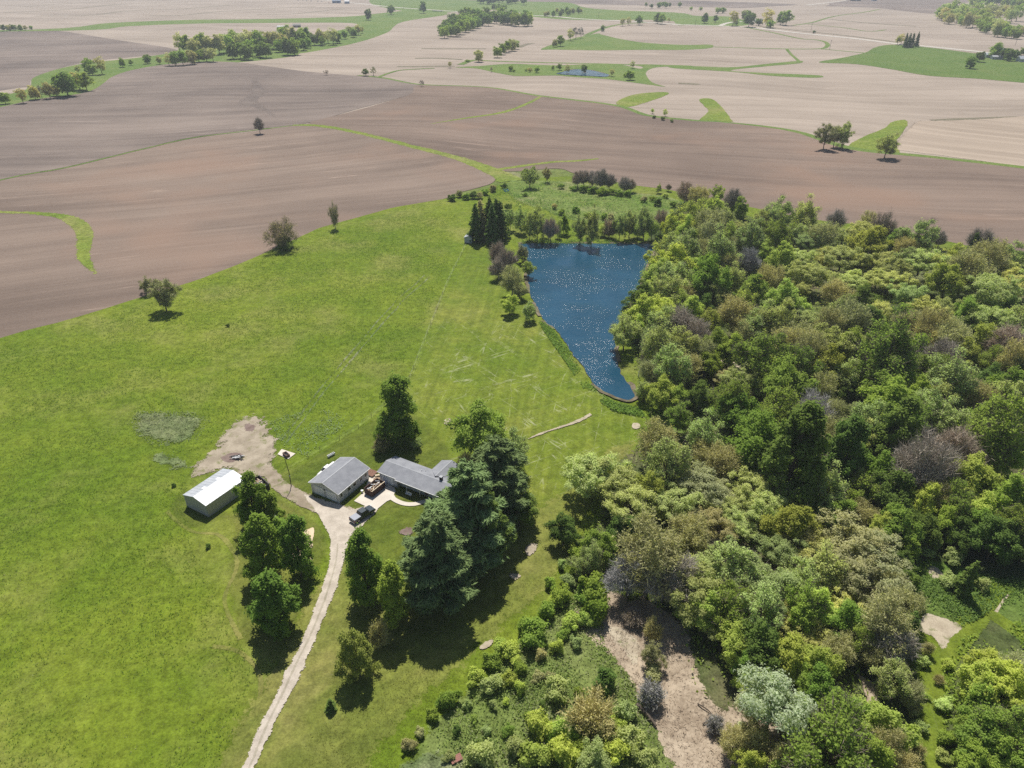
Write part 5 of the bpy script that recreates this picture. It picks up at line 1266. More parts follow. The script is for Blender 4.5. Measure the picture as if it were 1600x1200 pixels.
def plant(kind, x, y, scale, tint, label=None, group=None, zs=1.0, idx=None, jitter=.14, z=None):
    ps = PROTO[kind]
    COUNT[kind] = COUNT.get(kind, trng.randrange(9)) + 1
    pr = ps[(COUNT[kind] if idx is None else idx) % len(ps)]
    c = TINT[tint][0] if isinstance(tint, str) else tint
    k = 1 + trng.uniform(-jitter, jitter); h = trng.uniform(-.08, .08)
    col = (c[0] * k * (1 + h), c[1] * k, c[2] * k * (1 - h), 1)
    rz = trng.uniform(0, 6.283)
    sc_ = (scale * trng.uniform(.94, 1.06), scale * trng.uniform(.94, 1.06), scale * zs)
    zb = (GZ - .12) if z is None else z
    nm = TREE_NAME[kind]
    cat = 'bush' if 'shrub' in nm else 'tree'
    if pr['trunk'] is None:
        o = bpy.data.objects.new(nm, pr['crown']); link(o); o.color = col
        o.location = (x, y, zb); o.rotation_euler = (0, 0, rz); o.scale = sc_
    else:
        o = bpy.data.objects.new(nm, None); link(o)
        o.location = (x, y, zb); o.rotation_euler = (trng.uniform(-.05, .05), trng.uniform(-.05, .05), rz); o.scale = sc_
        t = bpy.data.objects.new('trunk' if cat == 'tree' else 'stem', pr['trunk']); link(t, o)
        cr = bpy.data.objects.new('crown' if cat == 'tree' else 'foliage', pr['crown']); link(cr, o); cr.color = col
    tag(o, label, cat, group)
    return o
def crown_at(px, py, w_px, kind, zs=1.0):
    """where a crown of this apparent width and middle stands on the ground, and its scale"""
    pr = PROTO[kind][0]
    s = 1.0
    for _ in range(4):
        q = P(px, py, GZ + pr['cz'] * s * zs)
        s = w_px * depth(q.y, q.z) / CAM_F / (2 * pr['R'])
    return q.x, q.y, s
def base_at(px, py, h_px_top, kind):
    q = P(px, py, GZ); pr = PROTO[kind][0]
    return q

PENDING = []                                                # (area, px, py, object, adjective, form)
def tree(area, px, py, w_px, tint, kind=None, label=None, zs=None, group=None, smin=None):
    kind = kind or AUTO[tint]
    z_ = zs if zs is not None else trng.uniform(.80, 1.02)
    x, y, s = crown_at(px, py, w_px, kind, z_)
    o = plant(kind, x, y, s, tint, label, group, z_)
    PENDING.append([area, px, py, o, TINT[tint][1], FORM[kind], label])
    return o
# ------------------------------------------------------------------ the trees of the farmyard, one by one
T = tree
T('yard', 619, 634, 70, 'M', 'tall', 'tall dense dark poplar standing alone behind the house and garage', zs=0.8)
T('yard', 594, 691, 26, 'K', 'airy', 'thin pale young tree at the foot of the tall dark poplar', zs=.8)
T('yard', 652, 690, 16, 'A', 'airy', 'slim sapling on the right of the tall dark poplar', zs=.9)
T('yard', 750, 670, 104, 'G', 'round', 'broad bright green round tree behind the house wing', zs=.85)
T('yard', 806, 700, 50, 'A', 'airy', 'airy pale tree beside the round tree behind the house', zs=1.0)
T('yard', 730, 722, 34, 'K', 'bareshrub', 'greyish twiggy bush between the house wing and the pines', zs=1.5)
T('yard', 776, 748, 126, 'N', 'pine', 'farthest of the big grey-green pines, behind the house corner', zs=.74)
T('yard', 812, 790, 64, 'D', 'round', 'dark green broadleaf tree on the lawn side of the pines', zs=.88)
T('yard', 735, 798, 132, 'N', 'pine', 'middle big grey-green pine beside the house front', zs=0.86)
T('yard', 684, 866, 128, 'N', 'pine', 'nearest big grey-green pine above the lawn strip', zs=0.88)
T('yard', 768, 822, 70, 'D', 'pine', 'darkest pine half hidden between the other big pines', zs=1.15)
T('yard', 566, 882, 64, 'M', 'tall', 'upright dark green poplar on the east side of the drive', zs=1.1)
T('yard', 613, 922, 54, 'G', 'tall', 'lighter green poplar between the drive poplar and pines', zs=1.15)
T('yard', 592, 988, 34, 'K', 'bareshrub', 'brownish thin bush under the lighter drive poplar', zs=1.9)
T('yard', 557, 1018, 62, 'V', 'round', 'olive yellow bushy tree nearest the foot of the drive', zs=1.3)
T('yard', 516, 1100, 17, 'D', 'spruce', 'tiny dark evergreen beside the lower gravel drive', zs=.55)
T('yard', 392, 778, 50, 'M', 'tall', 'dark poplar beside the corner of the metal shed', zs=1.0)
T('yard', 425, 796, 30, 'G', 'tall', 'slender green poplar at the dirt track bend', zs=1.05)
T('yard', 404, 850, 62, 'M', 'tall', 'wide dark poplar in the middle of the drive clump', zs=0.95)
T('yard', 462, 852, 50, 'M', 'tall', 'dark poplar with trunk standing in the sandy patch', zs=1.12)
T('yard', 437, 828, 28, 'G', 'tall', 'smaller poplar squeezed between the drive clump poplars', zs=1.0)
T('yard', 425, 934, 70, 'M', 'tall', 'largest dark poplar shading the gravel drive', zs=0.82)
T('yard', 325, 852, 10, 'D', 'shrub', 'small dark round bush in the pasture below the metal shed', zs=.9)
T('yard', 271, 757, 8, 'D', 'shrub', 'tiny dark bush in the pasture beside the metal shed', zs=.9)
T('yard', 355, 507, 7, 'D', 'shrub', 'tiny lone dark bush in the upper pasture', zs=.9)
# trees along the pasture edge and in the fields
T('field', 440, 362, 56, 'Z', 'sparse', 'wide half bare tree on the pasture edge', zs=.95)
T('field', 446, 378, 36, 'D', 'shrub', 'dark brush under the wide half bare tree', zs=.5)
T('field', 521, 334, 19, 'Z', 'sparse', 'narrow leaning half bare tree on the pasture edge', zs=2.6)
T('field', 252, 455, 46, 'K', 'airy', 'bushy grey green tree at the tilled field corner', zs=.8)
T('field', 229, 443, 24, 'K', 'airy', 'small pale crown leaning out beside the bushy grey green tree', zs=.75)
T('field', 404, 193, 16, 'B', 'bare', 'lone round leafless tree on the line between tilled fields', zs=1.1)
T('field', 1292, 207, 28, 'K', 'airy', 'leftmost of three thin trees on the stubble edge', zs=1.0)
T('field', 1307, 208, 22, 'K', 'budding', 'middle of three thin trees on the stubble edge', zs=1.1)
T('field', 1320, 207, 26, 'A', 'airy', 'rightmost and greenest of three thin trees on the stubble edge', zs=1.0)
T('field', 1388, 224, 33, 'A', 'airy', 'lone round tree in the green waterway of the stubble', zs=.75)
# conifers and banks of the pond
for i, (x, y, w_, lab) in enumerate(((743, 347, 19, 'leftmost dark conifer by the tiny pale shed'), (753, 342, 19, 'second dark conifer of the clump by the tiny shed'), (764, 341, 20, 'tallest dark conifer of the clump by the tiny shed'),
                        (774, 341, 20, 'fourth dark conifer of the clump near the pond'), (783, 343, 19, 'rightmost dark conifer of the clump near the pond'), (769, 351, 19, 'front dark conifer of the clump near the pond'))):
    T('pond', x, y, w_ * 1.3, 'D' if i != 1 else 'K', 'spruce', lab, zs=.95)
for x, y, w_, tn, kd, z_, lab in ((776, 392, 30, 'B', 'bare', 1.1, 'dense leafless tree at the top of the west pond bank'), (790, 402, 34, 'B', 'bare', 1.0, 'widest leafless tree of the west pond bank'),
        (779, 416, 28, 'B', 'bare', .9, 'lower leafless tree on the west pond bank'), (800, 436, 36, 'K', 'budding', .9, 'olive budding tree on the west pond bank'), (816, 392, 22, 'T', 'airy', .9, 'tan blossoming tree leaning over the pond corner'),
        (826, 416, 22, 'Y', 'airy', .9, 'yellow-green tree overhanging the west shore'), (797, 474, 30, 'Y', 'round', .85, 'small round tree with bare trunk on the lawn by the pond'),
        (827, 484, 26, 'A', 'airy', .8, 'pale airy tree where the west shore meets the lawn'), (812, 452, 24, 'K', 'budding', .8, 'low budding tree above the small round lawn tree')):
    T('pond', x, y, w_, tn, kd, lab, zs=z_)
pond_back = [(797, 348, 16, 'A', 'airy'), (814, 350, 20, 'A', 'airy'), (828, 360, 18, 'Y', 'airy'), (840, 354, 24, 'A', 'airy'), (850, 362, 16, 'K', 'budding'), (861, 362, 20, 'B', 'bare'), (881, 358, 18, 'D', 'round'),
             (872, 364, 12, 'K', 'budding'), (907, 364, 20, 'A', 'airy'), (925, 360, 24, 'A', 'airy'), (941, 367, 16, 'K', 'bareshrub'), (952, 365, 22, 'B', 'bareshrub'), (969, 358, 20, 'A', 'airy'), (985, 356, 20, 'A', 'airy'),
             (997, 368, 18, 'K', 'bareshrub'), (1008, 353, 26, 'A', 'airy'), (1020, 362, 18, 'K', 'budding'), (1034, 350, 22, 'B', 'bare'), (1049, 360, 26, 'Y', 'round'), (1062, 348, 22, 'A', 'airy'), (1070, 368, 30, 'Y', 'round')]
for x, y, w_, tn, kd in pond_back: T('back', x, y - 9, w_ * 1.15, {'K': 'A', 'D': 'G'}.get(tn, tn), kd, zs=trng.uniform(1.15, 1.5) if kd != 'bareshrub' else 1.3)
marsh = [(705, 308, 15, 'D', 'shrub'), (718, 302, 14, 'K', 'bareshrub'), (728, 306, 13, 'G', 'shrub'), (738, 303, 16, 'D', 'shrub'), (750, 304, 15, 'K', 'shrub'), (757, 299, 14, 'G', 'shrub'), (770, 293, 14, 'K', 'shrub'), (787, 289, 11, 'D', 'shrub'),
         (794, 322, 13, 'D', 'bareshrub'), (821, 270, 15, 'G', 'round'), (828, 274, 22, 'A', 'airy'), (834, 266, 12, 'A', 'airy'), (855, 271, 15, 'K', 'airy'), (877, 290, 12, 'G', 'shrub'),
         (903, 277, 20, 'B', 'bare'), (913, 274, 22, 'B', 'bare'), (926, 276, 22, 'B', 'bare'), (940, 276, 26, 'B', 'bare'), (953, 280, 22, 'B', 'bare'), (976, 285, 20, 'B', 'bare'), (986, 287, 18, 'B', 'bare'),
         (912, 293, 15, 'G', 'shrub'), (926, 296, 16, 'M', 'shrub'), (940, 297, 18, 'G', 'shrub'), (955, 298, 16, 'M', 'shrub'), (967, 301, 14, 'G', 'shrub'), (981, 302, 14, 'M', 'shrub'), (896, 293, 12, 'G', 'shrub'),
         (866, 321, 11, 'K', 'shrub'), (877, 330, 13, 'G', 'shrub'), (900, 327, 14, 'M', 'shrub'), (918, 335, 12, 'G', 'shrub'), (930, 336, 14, 'M', 'shrub'), (943, 337, 14, 'G', 'shrub'), (955, 338, 13, 'K', 'shrub'),
         (1007, 309, 14, 'K', 'shrub'), (1020, 309, 12, 'G', 'shrub'), (1028, 314, 15, 'D', 'shrub'), (1040, 305, 12, 'A', 'shrub'), (820, 303, 9, 'G', 'shrub'), (1030, 293, 10, 'Y', 'airy'), (1045, 291, 10, 'B', 'bare'), (1052, 318, 14, 'G', 'shrub')]
for x, y, w_, tn, kd in marsh: T('marsh', x, y, w_, tn, kd)

# ------------------------------------------------------------------ the wood: every crown one can pick out
WOOD = '''
1072 297 26 B;1094 306 28 K;1121 300 20 Y;1147 309 26 B;1158 322 24 G;1121 321 26 Y;1190 342 26 A;1219 334 40 A;1259 337 40 A;1308 340 28 B;1357 345 24 K;1382 350 34 B;1438 364 46 A;1470 371 20 B;1536 373 34 B;1546 397 50 K;1580 400 36 A
1084 335 40 Y;1058 362 30 Y;1072 359 40 Y;1111 348 42 Y;1135 340 28 A;1158 354 32 S;1190 358 30 G;1080 376 34 G;1104 369 34 Y;1140 366 30 Y;1175 370 42 A;1222 367 44 G;1245 362 30 A;1262 376 42 S;1286 363 36 K;1318 366 36 O;1350 360 50 O;1357 378 60 L;1404 372 34 G;1415 384 30 K
1050 388 40 A;1073 390 48 A;1127 390 48 A;1100 398 36 K;1171 403 34 W;1151 384 30 K;1196 396 34 Y;1222 403 42 Y;1249 400 42 O;1269 428 64 S;1290 402 40 O;1316 400 60 O;1348 404 44 O;1384 403 50 O;1397 418 46 S;1418 402 36 A;1441 406 58 O;1475 410 44 O;1498 400 34 Y;1512 418 54 O;1540 424 44 S;1560 412 50 O;1593 418 44 O
1025 394 46 Y;1036 412 58 Y;1010 428 46 Y;1051 434 50 A;1078 420 38 Y;1104 436 62 M;1144 434 40 A;1136 418 32 Y;1181 454 46 G;1205 430 36 K;1229 466 52 Y;1250 448 36 O;1306 456 42 Y;1330 438 48 O;1350 467 46 D;1372 432 40 O;1397 438 50 O;1418 457 50 S;1455 438 52 T;1482 437 50 L;1509 428 40 K;1482 480 44 S;1512 486 46 G;1536 458 46 O;1562 452 80 S;1592 440 50 O;1573 484 36 D
986 468 44 D;1003 450 34 Y;1031 452 50 A;1012 488 58 Y;1034 482 50 Y;1073 455 40 K;1062 474 38 Y;1100 478 32 D;1120 462 34 A;1151 488 50 K;1132 470 30 G;1166 470 34 Y;1192 503 48 A;1219 500 48 A;1208 478 36 S;1250 488 40 S;1276 498 56 S;1296 505 40 K;1316 484 36 A;1330 492 46 K;1358 500 44 D;1377 488 50 O;1401 498 40 D;1424 503 46 Y;1451 512 50 K;1440 478 40 O;1462 486 40 O;1485 524 58 K;1519 500 42 D;1545 495 40 G;1566 505 70 S;1576 532 52 B;1540 530 48 L;1595 500 40 A
977 514 44 A;996 510 34 Y;1036 506 44 A;1066 503 52 B;1090 519 44 B;1081 488 44 Y;1112 500 34 Y;1042 538 56 A;1020 530 40 A;1068 540 40 A;1094 545 38 K;1122 536 44 G;1144 546 46 G;1109 567 38 G;1177 510 46 A;1203 502 44 A;1164 522 34 K;1198 550 70 G;1230 530 44 A;1244 520 42 K;1222 552 40 G;1260 540 44 Y;1290 530 40 A;1312 537 44 A;1334 540 50 G;1366 536 50 S;1393 548 90 G;1440 548 40 G;1420 536 40 K;1475 556 54 B;1455 530 40 K;1510 556 52 L;1583 562 50 K;1555 560 40 G;1600 545 50 B
1047 571 50 A;1020 575 34 K;1074 570 40 K;1006 608 24 A;1036 612 46 Y;1063 620 40 G;1094 618 40 D;1142 616 52 G;1155 589 60 S;1135 588 36 T;1180 596 46 S;1229 604 82 G;1205 585 50 Y;1250 568 54 G;1263 550 48 K;1293 572 58 L;1320 584 40 A;1330 606 34 D;1350 580 50 G;1377 608 60 G;1414 598 54 Y;1432 620 50 G;1453 576 54 G;1486 590 70 A;1470 618 50 A;1510 600 40 K;1546 590 46 D;1579 607 62 G;1535 622 44 A;1600 580 44 D
1032 688 58 K;1020 676 40 G;1044 720 60 A;1062 650 40 G;1104 680 50 A;1110 706 46 Y;1134 720 50 K;1155 644 56 M;1170 726 50 G;1185 684 96 M;1197 744 44 G;1220 640 60 G;1240 660 50 G;1268 636 58 W;1290 610 40 A;1300 640 40 K;1240 704 84 D;1267 700 40 B;1300 672 46 K;1327 706 56 D;1347 684 44 A;1336 648 40 A;1360 658 50 A;1397 630 82 G;1402 668 56 D;1413 708 50 B;1400 690 40 K;1447 716 84 B;1430 650 50 G;1460 640 60 A;1493 700 66 B;1490 660 60 A;1517 742 78 L;1560 668 84 G;1530 655 50 G;1577 620 50 A;1570 702 66 G;1600 650 60 G;1545 710 40 K
921 736 92 O;960 752 82 O;984 782 88 O;1014 768 60 L;1050 778 78 O;1095 757 80 T;1125 768 60 T;1140 793 60 O;1172 764 66 O;1200 788 70 O;1158 812 60 O;1110 816 66 T;1074 830 56 K;881 824 44 D;939 850 50 G;974 826 50 D;1017 868 100 K;1040 892 76 B;984 890 60 W;1086 842 44 K;924 872 40 A;1227 824 60 L;1207 815 44 Y;1254 840 50 Y
1220 770 50 G;1257 784 50 D;1276 752 40 A;1300 766 54 A;1343 760 50 G;1382 738 60 M;1402 768 70 D;1430 748 44 Y;1440 784 56 Y;1467 782 46 K;1500 788 54 G;1545 770 50 G;1573 783 72 G;1533 800 60 Y;1594 824 60 G;1527 822 60 M;1560 836 70 D;1440 828 58 D;1400 822 60 G;1377 826 50 Y;1478 812 46 G;1500 832 46 D;1604 850 54 D;1310 800 50 G;1345 800 44 K;1420 850 40 G
1250 826 70 L;1276 868 74 O;1227 862 70 S;1333 850 110 T;1368 878 104 T;1330 900 90 T;1295 888 70 A;1110 890 84 S;1086 902 70 O;1102 922 96 S;1146 880 70 A;1174 898 100 S;1150 930 70 S;1204 920 96 S;1190 950 70 A;1104 950 60 Y;1141 942 68 G;1150 974 64 S;1126 982 50 S;1225 956 70 O;1249 982 66 O;1255 938 60 G;1260 905 60 A;1275 948 60 Y;1320 950 70 O;1383 905 50 K;1407 878 46 D;1418 910 40 D
1150 1008 60 Y;1175 1015 46 M;1189 1010 78 D;1164 1062 40 Y;1162 1036 44 M;1234 1026 64 Y;1200 1045 50 D;1254 966 60 G;1290 985 60 O;1326 968 66 M;1383 970 80 K;1392 998 60 B;1341 998 42 G;1310 1010 46 K;1275 1034 60 Y;1245 1040 50 Y;1284 1074 58 M;1260 1062 50 G;1416 940 44 K;1424 972 34 D;1450 1012 18 K;1396 1058 54 A;1424 1078 38 K;1395 1045 40 A;1415 1020 40 D;1370 1020 44 K
1210 1090 96 P;1190 1104 60 P;1236 1110 56 P;1376 1132 80 Y;1400 1152 50 Y;1380 1170 60 K;1305 1156 116 G;1269 1150 72 G;1320 1120 60 G;1350 1190 80 G;1250 1190 60 G;1180 1150 44 K;1150 1156 40 K;1172 1188 44 Y;1230 1180 50 K;1546 1046 60 Y;1530 1062 60 Y;1584 1046 50 K;1576 1080 72 Y;1540 1096 56 G;1536 1146 74 G;1576 1140 76 G;1560 1172 70 G;1514 1132 40 G;1600 1110 60 Y;1522 1190 56 G;1550 1060 60 Y;1590 1190 60 G;1404 1195 50 K
1512 901 24 D;1482 904 28 S;1534 910 26 S;1490 868 30 S;1450 860 26 S
'''
for part in WOOD.replace('\n', ';').split(';'):
    f = part.split()
    if not f: continue
    x, y, w_, tn = float(f[0]), float(f[1]), float(f[2]), f[3]
    kd = AUTO[tn]
    if (x, y) == (1512, 901) or (x, y) == (1521, 384): kd = 'spruce'
    elif y > 860 and w_ < 32 and tn == 'S': kd = 'shrub'
    elif tn == 'Y' and w_ < 46 and trng.random() < .5: kd = 'airy'
    elif tn == 'G' and trng.random() < .25: kd = 'airy'
    elif tn == 'D' and w_ > 55 and trng.random() < .5: kd = 'tall'
    if tn in 'AYO' and w_ < 56 and trng.random() < .09: tn, kd = 'K', 'budding'
    T('wood', x + (17 if x < 1040 and y < 470 else 0), y, w_ * 1.16, tn, kd)
T('wood', 1521, 384, 20, 'D', 'spruce')
for x, y, w_, tn, kd in ((1442, 1032, 24, 'A', 'shrub'), (1430, 1104, 30, 'K', 'shrub'), (1482, 1036, 24, 'Y', 'shrub'), (1478, 1098, 30, 'A', 'shrub'), (1440, 1134, 24, 'A', 'shrub'), (1480, 1150, 32, 'G', 'shrub'), (1434, 1172, 30, 'K', 'bareshrub'), (1474, 1180, 26, 'A', 'shrub'), (1468, 1060, 18, 'K', 'bareshrub'), (1444, 1085, 18, 'Y', 'shrub')): T('wood', x, y, w_, tn, kd)
for x, y, w_, tn, kd in ((1008, 606, 22, 'A', 'airy'), (1021, 981, 34, 'K', 'budding'), (1021, 1020, 36, 'K', 'airy'), (1022, 1048, 34, 'K', 'shrub'), (1016, 1082, 48, 'W', 'bareshrub'), (991, 962, 34, 'B', 'bareshrub'),
                         (1120, 1130, 34, 'W', 'bareshrub')):
    T('clearing', x, y, w_, tn, kd)

# bushes of the rough meadow
BUSH = [(875, 927, 36, 'G'), (854, 951, 34, 'G'), (866, 940, 26, 'Y'), (890, 969, 34, 'Y'), (836, 988, 52, 'G'), (820, 978, 30, 'G'), (797, 1017, 40, 'Y'), (780, 1008, 28, 'Y'), (767, 1032, 34, 'G'), (812, 1041, 28, 'G'), (740, 1056, 32, 'Y'), (767, 1066, 36, 'S'), (794, 1060, 30, 'Y'),
        (812, 1072, 24, 'Y'), (704, 1089, 34, 'G'), (690, 1098, 20, 'G'), (675, 1116, 24, 'G'), (713, 1140, 15, 'D'), (740, 1122, 14, 'Y'), (638, 1161, 24, 'K'), (655, 1143, 18, 'K'), (752, 1176, 50, 'S'), (809, 1166, 38, 'S'), (794, 1140, 22, 'G'), (845, 1128, 50, 'Y'),
        (870, 1140, 40, 'Y'), (848, 1101, 15, 'D'), (825, 1116, 16, 'G'), (872, 1076, 46, 'S'), (860, 1056, 20, 'K'), (839, 1056, 22, 'K'), (932, 918, 56, 'G'), (914, 930, 40, 'G'), (932, 950, 46, 'M'), (902, 888, 34, 'G'), (916, 965, 30, 'Y'), (947, 1062, 40, 'D'), (977, 1110, 38, 'S'),
        (968, 1128, 30, 'Y'), (836, 1175, 50, 'Y'), (884, 1170, 56, 'Y'), (930, 1188, 60, 'S'), (986, 1150, 50, 'S'), (1010, 1180, 44, 'S'), (960, 1170, 50, 'Y'), (905, 1140, 36, 'G'), (870, 1008, 26, 'Y'), (900, 1000, 22, 'S'), (880, 990, 24, 'G'), (905, 1085, 26, 'G'), (845, 1020, 22, 'K'),
        (860, 910, 22, 'G'), (890, 905, 26, 'S'), (905, 860, 40, 'G'), (880, 880, 20, 'A'), (770, 1100, 16, 'S'), (790, 1095, 14, 'Y'), (730, 1100, 16, 'S'), (760, 1140, 18, 'S'), (700, 1180, 20, 'S')]
for x, y, w_, tn in BUSH: T('meadow', x, y, w_, tn, 'shrub' if w_ < 60 else 'round', zs=trng.uniform(.9, 1.25))
T('meadow', 926, 1114, 82, 'K', 'bareshrub', zs=1.0); T('meadow', 912, 1172, 40, 'G', 'shrub'); T('meadow', 902, 880, 26, 'A', 'airy', zs=.9)

# ------------------------------------------------------------------ trees far off
_o = 'first second third fourth fifth sixth seventh eighth ninth tenth eleventh twelfth thirteenth fourteenth fifteenth sixteenth seventeenth eighteenth nineteenth'.split()
ORD = list(_o)
for _t, _tt in (('twenty', 'twentieth'), ('thirty', 'thirtieth'), ('forty', 'fortieth'), ('fifty', 'fiftieth'), ('sixty', 'sixtieth')): ORD += [_tt] + [f'{_t}-{x}' for x in _o[:9]]
def F(px, py, w_px, tint, kind, label=None, group=None, zs=1.0, area='far'):
    x, y, s = crown_at(px, py, w_px, kind, zs)
    o = plant(kind, x, y, s, tuple(min(.6, v * 1.0 + .035) for v in TINT[tint][0]), label, group, zs, z=.1)
    PENDING.append([area, px, py, o, TINT[tint][1], FORM[kind], label])
    return o
F(575, 21.5, 12, 'D', 'farround', 'lone dark tree at the creek bend before the far road', zs=1.25)
F(610.5, 14, 13, 'D', 'farround', 'lone dark tree left of the far road bridge', zs=1.05)
F(661, 11, 12, 'D', 'farround', 'lone dark tree right beside the far road bridge', zs=1.25)
F(571, 112, 12, 'D', 'farround', 'dark bush at the end of the grass line above the tilled corner', zs=.8)
F(583, 110, 12, 'K', 'farbare', 'brown bare bush beside the dark bush above the tilled corner', zs=.8)
F(509, 112, 9, 'B', 'farbare', 'small brown bare bush on the stubble edge', zs=.7)
F(659, 129, 9, 'B', 'farbare', 'small bare bush at the corner of two tilled fields', zs=.8)
F(703, 99.5, 7, 'K', 'farairy', 'slim small tree at the start of the grass line', zs=1.2)
F(748, 86, 15, 'K', 'farround', 'lone olive tree beside the tree row with shadow', zs=1.1)
F(731, 94.5, 9, 'M', 'farshrub', 'low dark bush left of the lone olive tree', zs=.5)
for i, (x, y, w_, tn) in enumerate(((777, 80, 14, 'G'), (784, 76, 13, 'M'), (792, 72, 14, 'G'), (800, 69, 15, 'K'), (806, 68, 12, 'G'))):
    F(x, y, w_, tn, 'farround', ('leftmost', 'second', 'third', 'fourth', 'rightmost')[i] + ' tree of the short row beside the lone olive tree', 'short row of trees in the stubble', zs=1.1)
for i, (x, y, w_, tn, kd) in enumerate(((867, 67, 9, 'K', 'farround'), (876, 63, 13, 'M', 'farround'), (892, 53, 13, 'K', 'farairy'), (900, 49, 13, 'B', 'farbare'), (908, 50, 11, 'B', 'farbare'), (942, 43.5, 8, 'D', 'farround'))):
    F(x, y, w_, tn, kd, ('lowest', 'second', 'third', 'fourth', 'fifth', 'topmost')[i] + ' tree up the edge of the green wedge', 'trees on the edge of the green wedge', zs=1.1)
for i, (x, y, w_, tn, kd) in enumerate(((973, 33, 10, 'K', 'farairy'), (983, 32, 9, 'K', 'farairy'), (999, 30, 13, 'M', 'farround'), (1028, 28, 13, 'D', 'farround'), (1035, 29, 13, 'G', 'farround'), (1045, 30, 6, 'K', 'farairy'))):
    F(x, y, w_, tn, kd, ('first', 'second', 'third', 'fourth', 'fifth', 'last')[i] + ' tree from the left of the row on the far strip', 'row of round trees on the far strip', zs=1.05)
for i, (x, y, w_, tn, kd) in enumerate(((768, 107, 6, 'B', 'farbare'), (798, 106, 8, 'G', 'farround'), (803, 110, 5, 'G', 'farshrub'), (822, 109, 5, 'G', 'farshrub'), (828, 108.5, 8, 'K', 'farshrub'), (839, 107.5, 9, 'G', 'farround'), (864, 105, 6, 'G', 'farround'), (874, 104, 9, 'M', 'farround'), (886, 107, 11, 'K', 'farairy'),
                        (913, 106, 11, 'D', 'farround'), (956, 112, 10, 'K', 'farairy'), (985, 116, 14, 'G', 'farround'), (988, 100, 9, 'K', 'farairy'), (978, 117, 8, 'G', 'farshrub'))):
    F(x, y, w_, tn, kd, f'{TINT[tn][1]} {FORM[kd]}, {ORD[i]} from left round the small far pond', 'bushes round the small far pond', zs=1.0)
for i, (x, y, w_, tn, kd) in enumerate(((1020, 172, 7, 'Y', 'farairy'), (1040, 175, 9, 'Y', 'farairy'), (1022, 182, 6, 'D', 'farshrub'), (1036, 184, 8, 'D', 'farshrub'), (1050, 188, 6, 'D', 'farshrub'))):
    F(x, y, w_, tn, kd, ('thin yellow sapling left', 'thin yellow sapling right', 'first dark low bush', 'second dark low bush', 'third dark low bush')[i] + ' on the grassy line by the tilled field', 'saplings on the grassy line', zs=1.0)
for i, (x, y, w_, tn, kd) in enumerate(((1102, 28, 12, 'D', 'farround'), (1118.5, 29, 9, 'D', 'farround'), (1147, 26, 18, 'K', 'farairy'), (1164, 22, 12, 'K', 'farround'), (1172, 28, 20, 'D', 'farround'), (1151, 35, 8, 'D', 'farshrub'), (1186, 34, 12, 'D', 'farshrub'), (1200, 27, 19, 'K', 'farairy'),
                        (1221, 28, 15, 'M', 'farround'), (1230, 27, 18, 'G', 'farround'), (1205, 37, 14, 'M', 'farshrub'), (1272, 49.5, 5, 'D', 'farshrub'), (1130, 15.5, 10, 'G', 'farshrub'), (1122, 16, 10, 'G', 'farshrub'), (1080, 13, 6, 'G', 'farshrub'), (1095, 13.5, 6, 'G', 'farshrub'))):
    F(x, y, w_, tn, kd, f'{TINT[tn][1]} {FORM[kd]}, {ORD[i]} in the far farm grove by the lane', 'far farm grove by the lane', zs=1.1)
for i, (x, y, w_, tn, kd) in enumerate(((1404, 61, 12, 'K', 'farairy'), (1410, 60, 12, 'K', 'farairy'))):
    F(x, y, w_, tn, kd, ('left', 'right')[i] + ' pale thin tree beside the dark spruces at the road', 'trees at the far road', zs=1.0)
for i, (x, y) in enumerate(((1416, 63), (1421, 62.5), (1427, 62.5), (1434, 61.5))):
    xx, yy, s = crown_at(x, y, 7.5, 'spruce', 1.05); plant('spruce', xx, yy, s, 'D', ('first', 'second', 'third', 'fourth')[i] + ' dark spruce from the left at the hay field road', 'dark spruces at the hay field road', 1.05, z=.1)
for i, (x, y, w_, tn, kd) in enumerate(((1518, 96, 17, 'M', 'farround'), (1532, 87, 15, 'D', 'farround'), (1558, 78, 20, 'G', 'farround'), (1570, 83, 15, 'D', 'farround'), (1578, 84, 17, 'D', 'farround'), (1587, 84, 14, 'D', 'farround'), (1598, 80, 10, 'G', 'farround'))):
    F(x, y, w_, tn, kd, ('olive bush in the hay field below the farm trees', 'dark round tree beside the low white barn', 'green tree behind the tall white barn', 'first dark tree before the tall white barn', 'second dark tree before the tall white barn', 'third dark tree before the white farm house', 'green tree above the white farm house')[i], None, zs=1.0)
for i, (x, y, w_, tn, kd) in enumerate(((5, 43, 10, 'D', 'farround'), (13, 43, 9, 'K', 'farround'), (20, 42, 10, 'D', 'farround'), (31, 43, 9, 'M', 'farround'), (39, 43, 7, 'K', 'farround'), (48, 42.5, 6, 'G', 'farround'))):
    F(x, y, w_, tn, kd, f'{TINT[tn][1]} rounded tree, {ORD[i]} from left at the far tilled corner', 'trees at the far tilled corner', zs=.9)
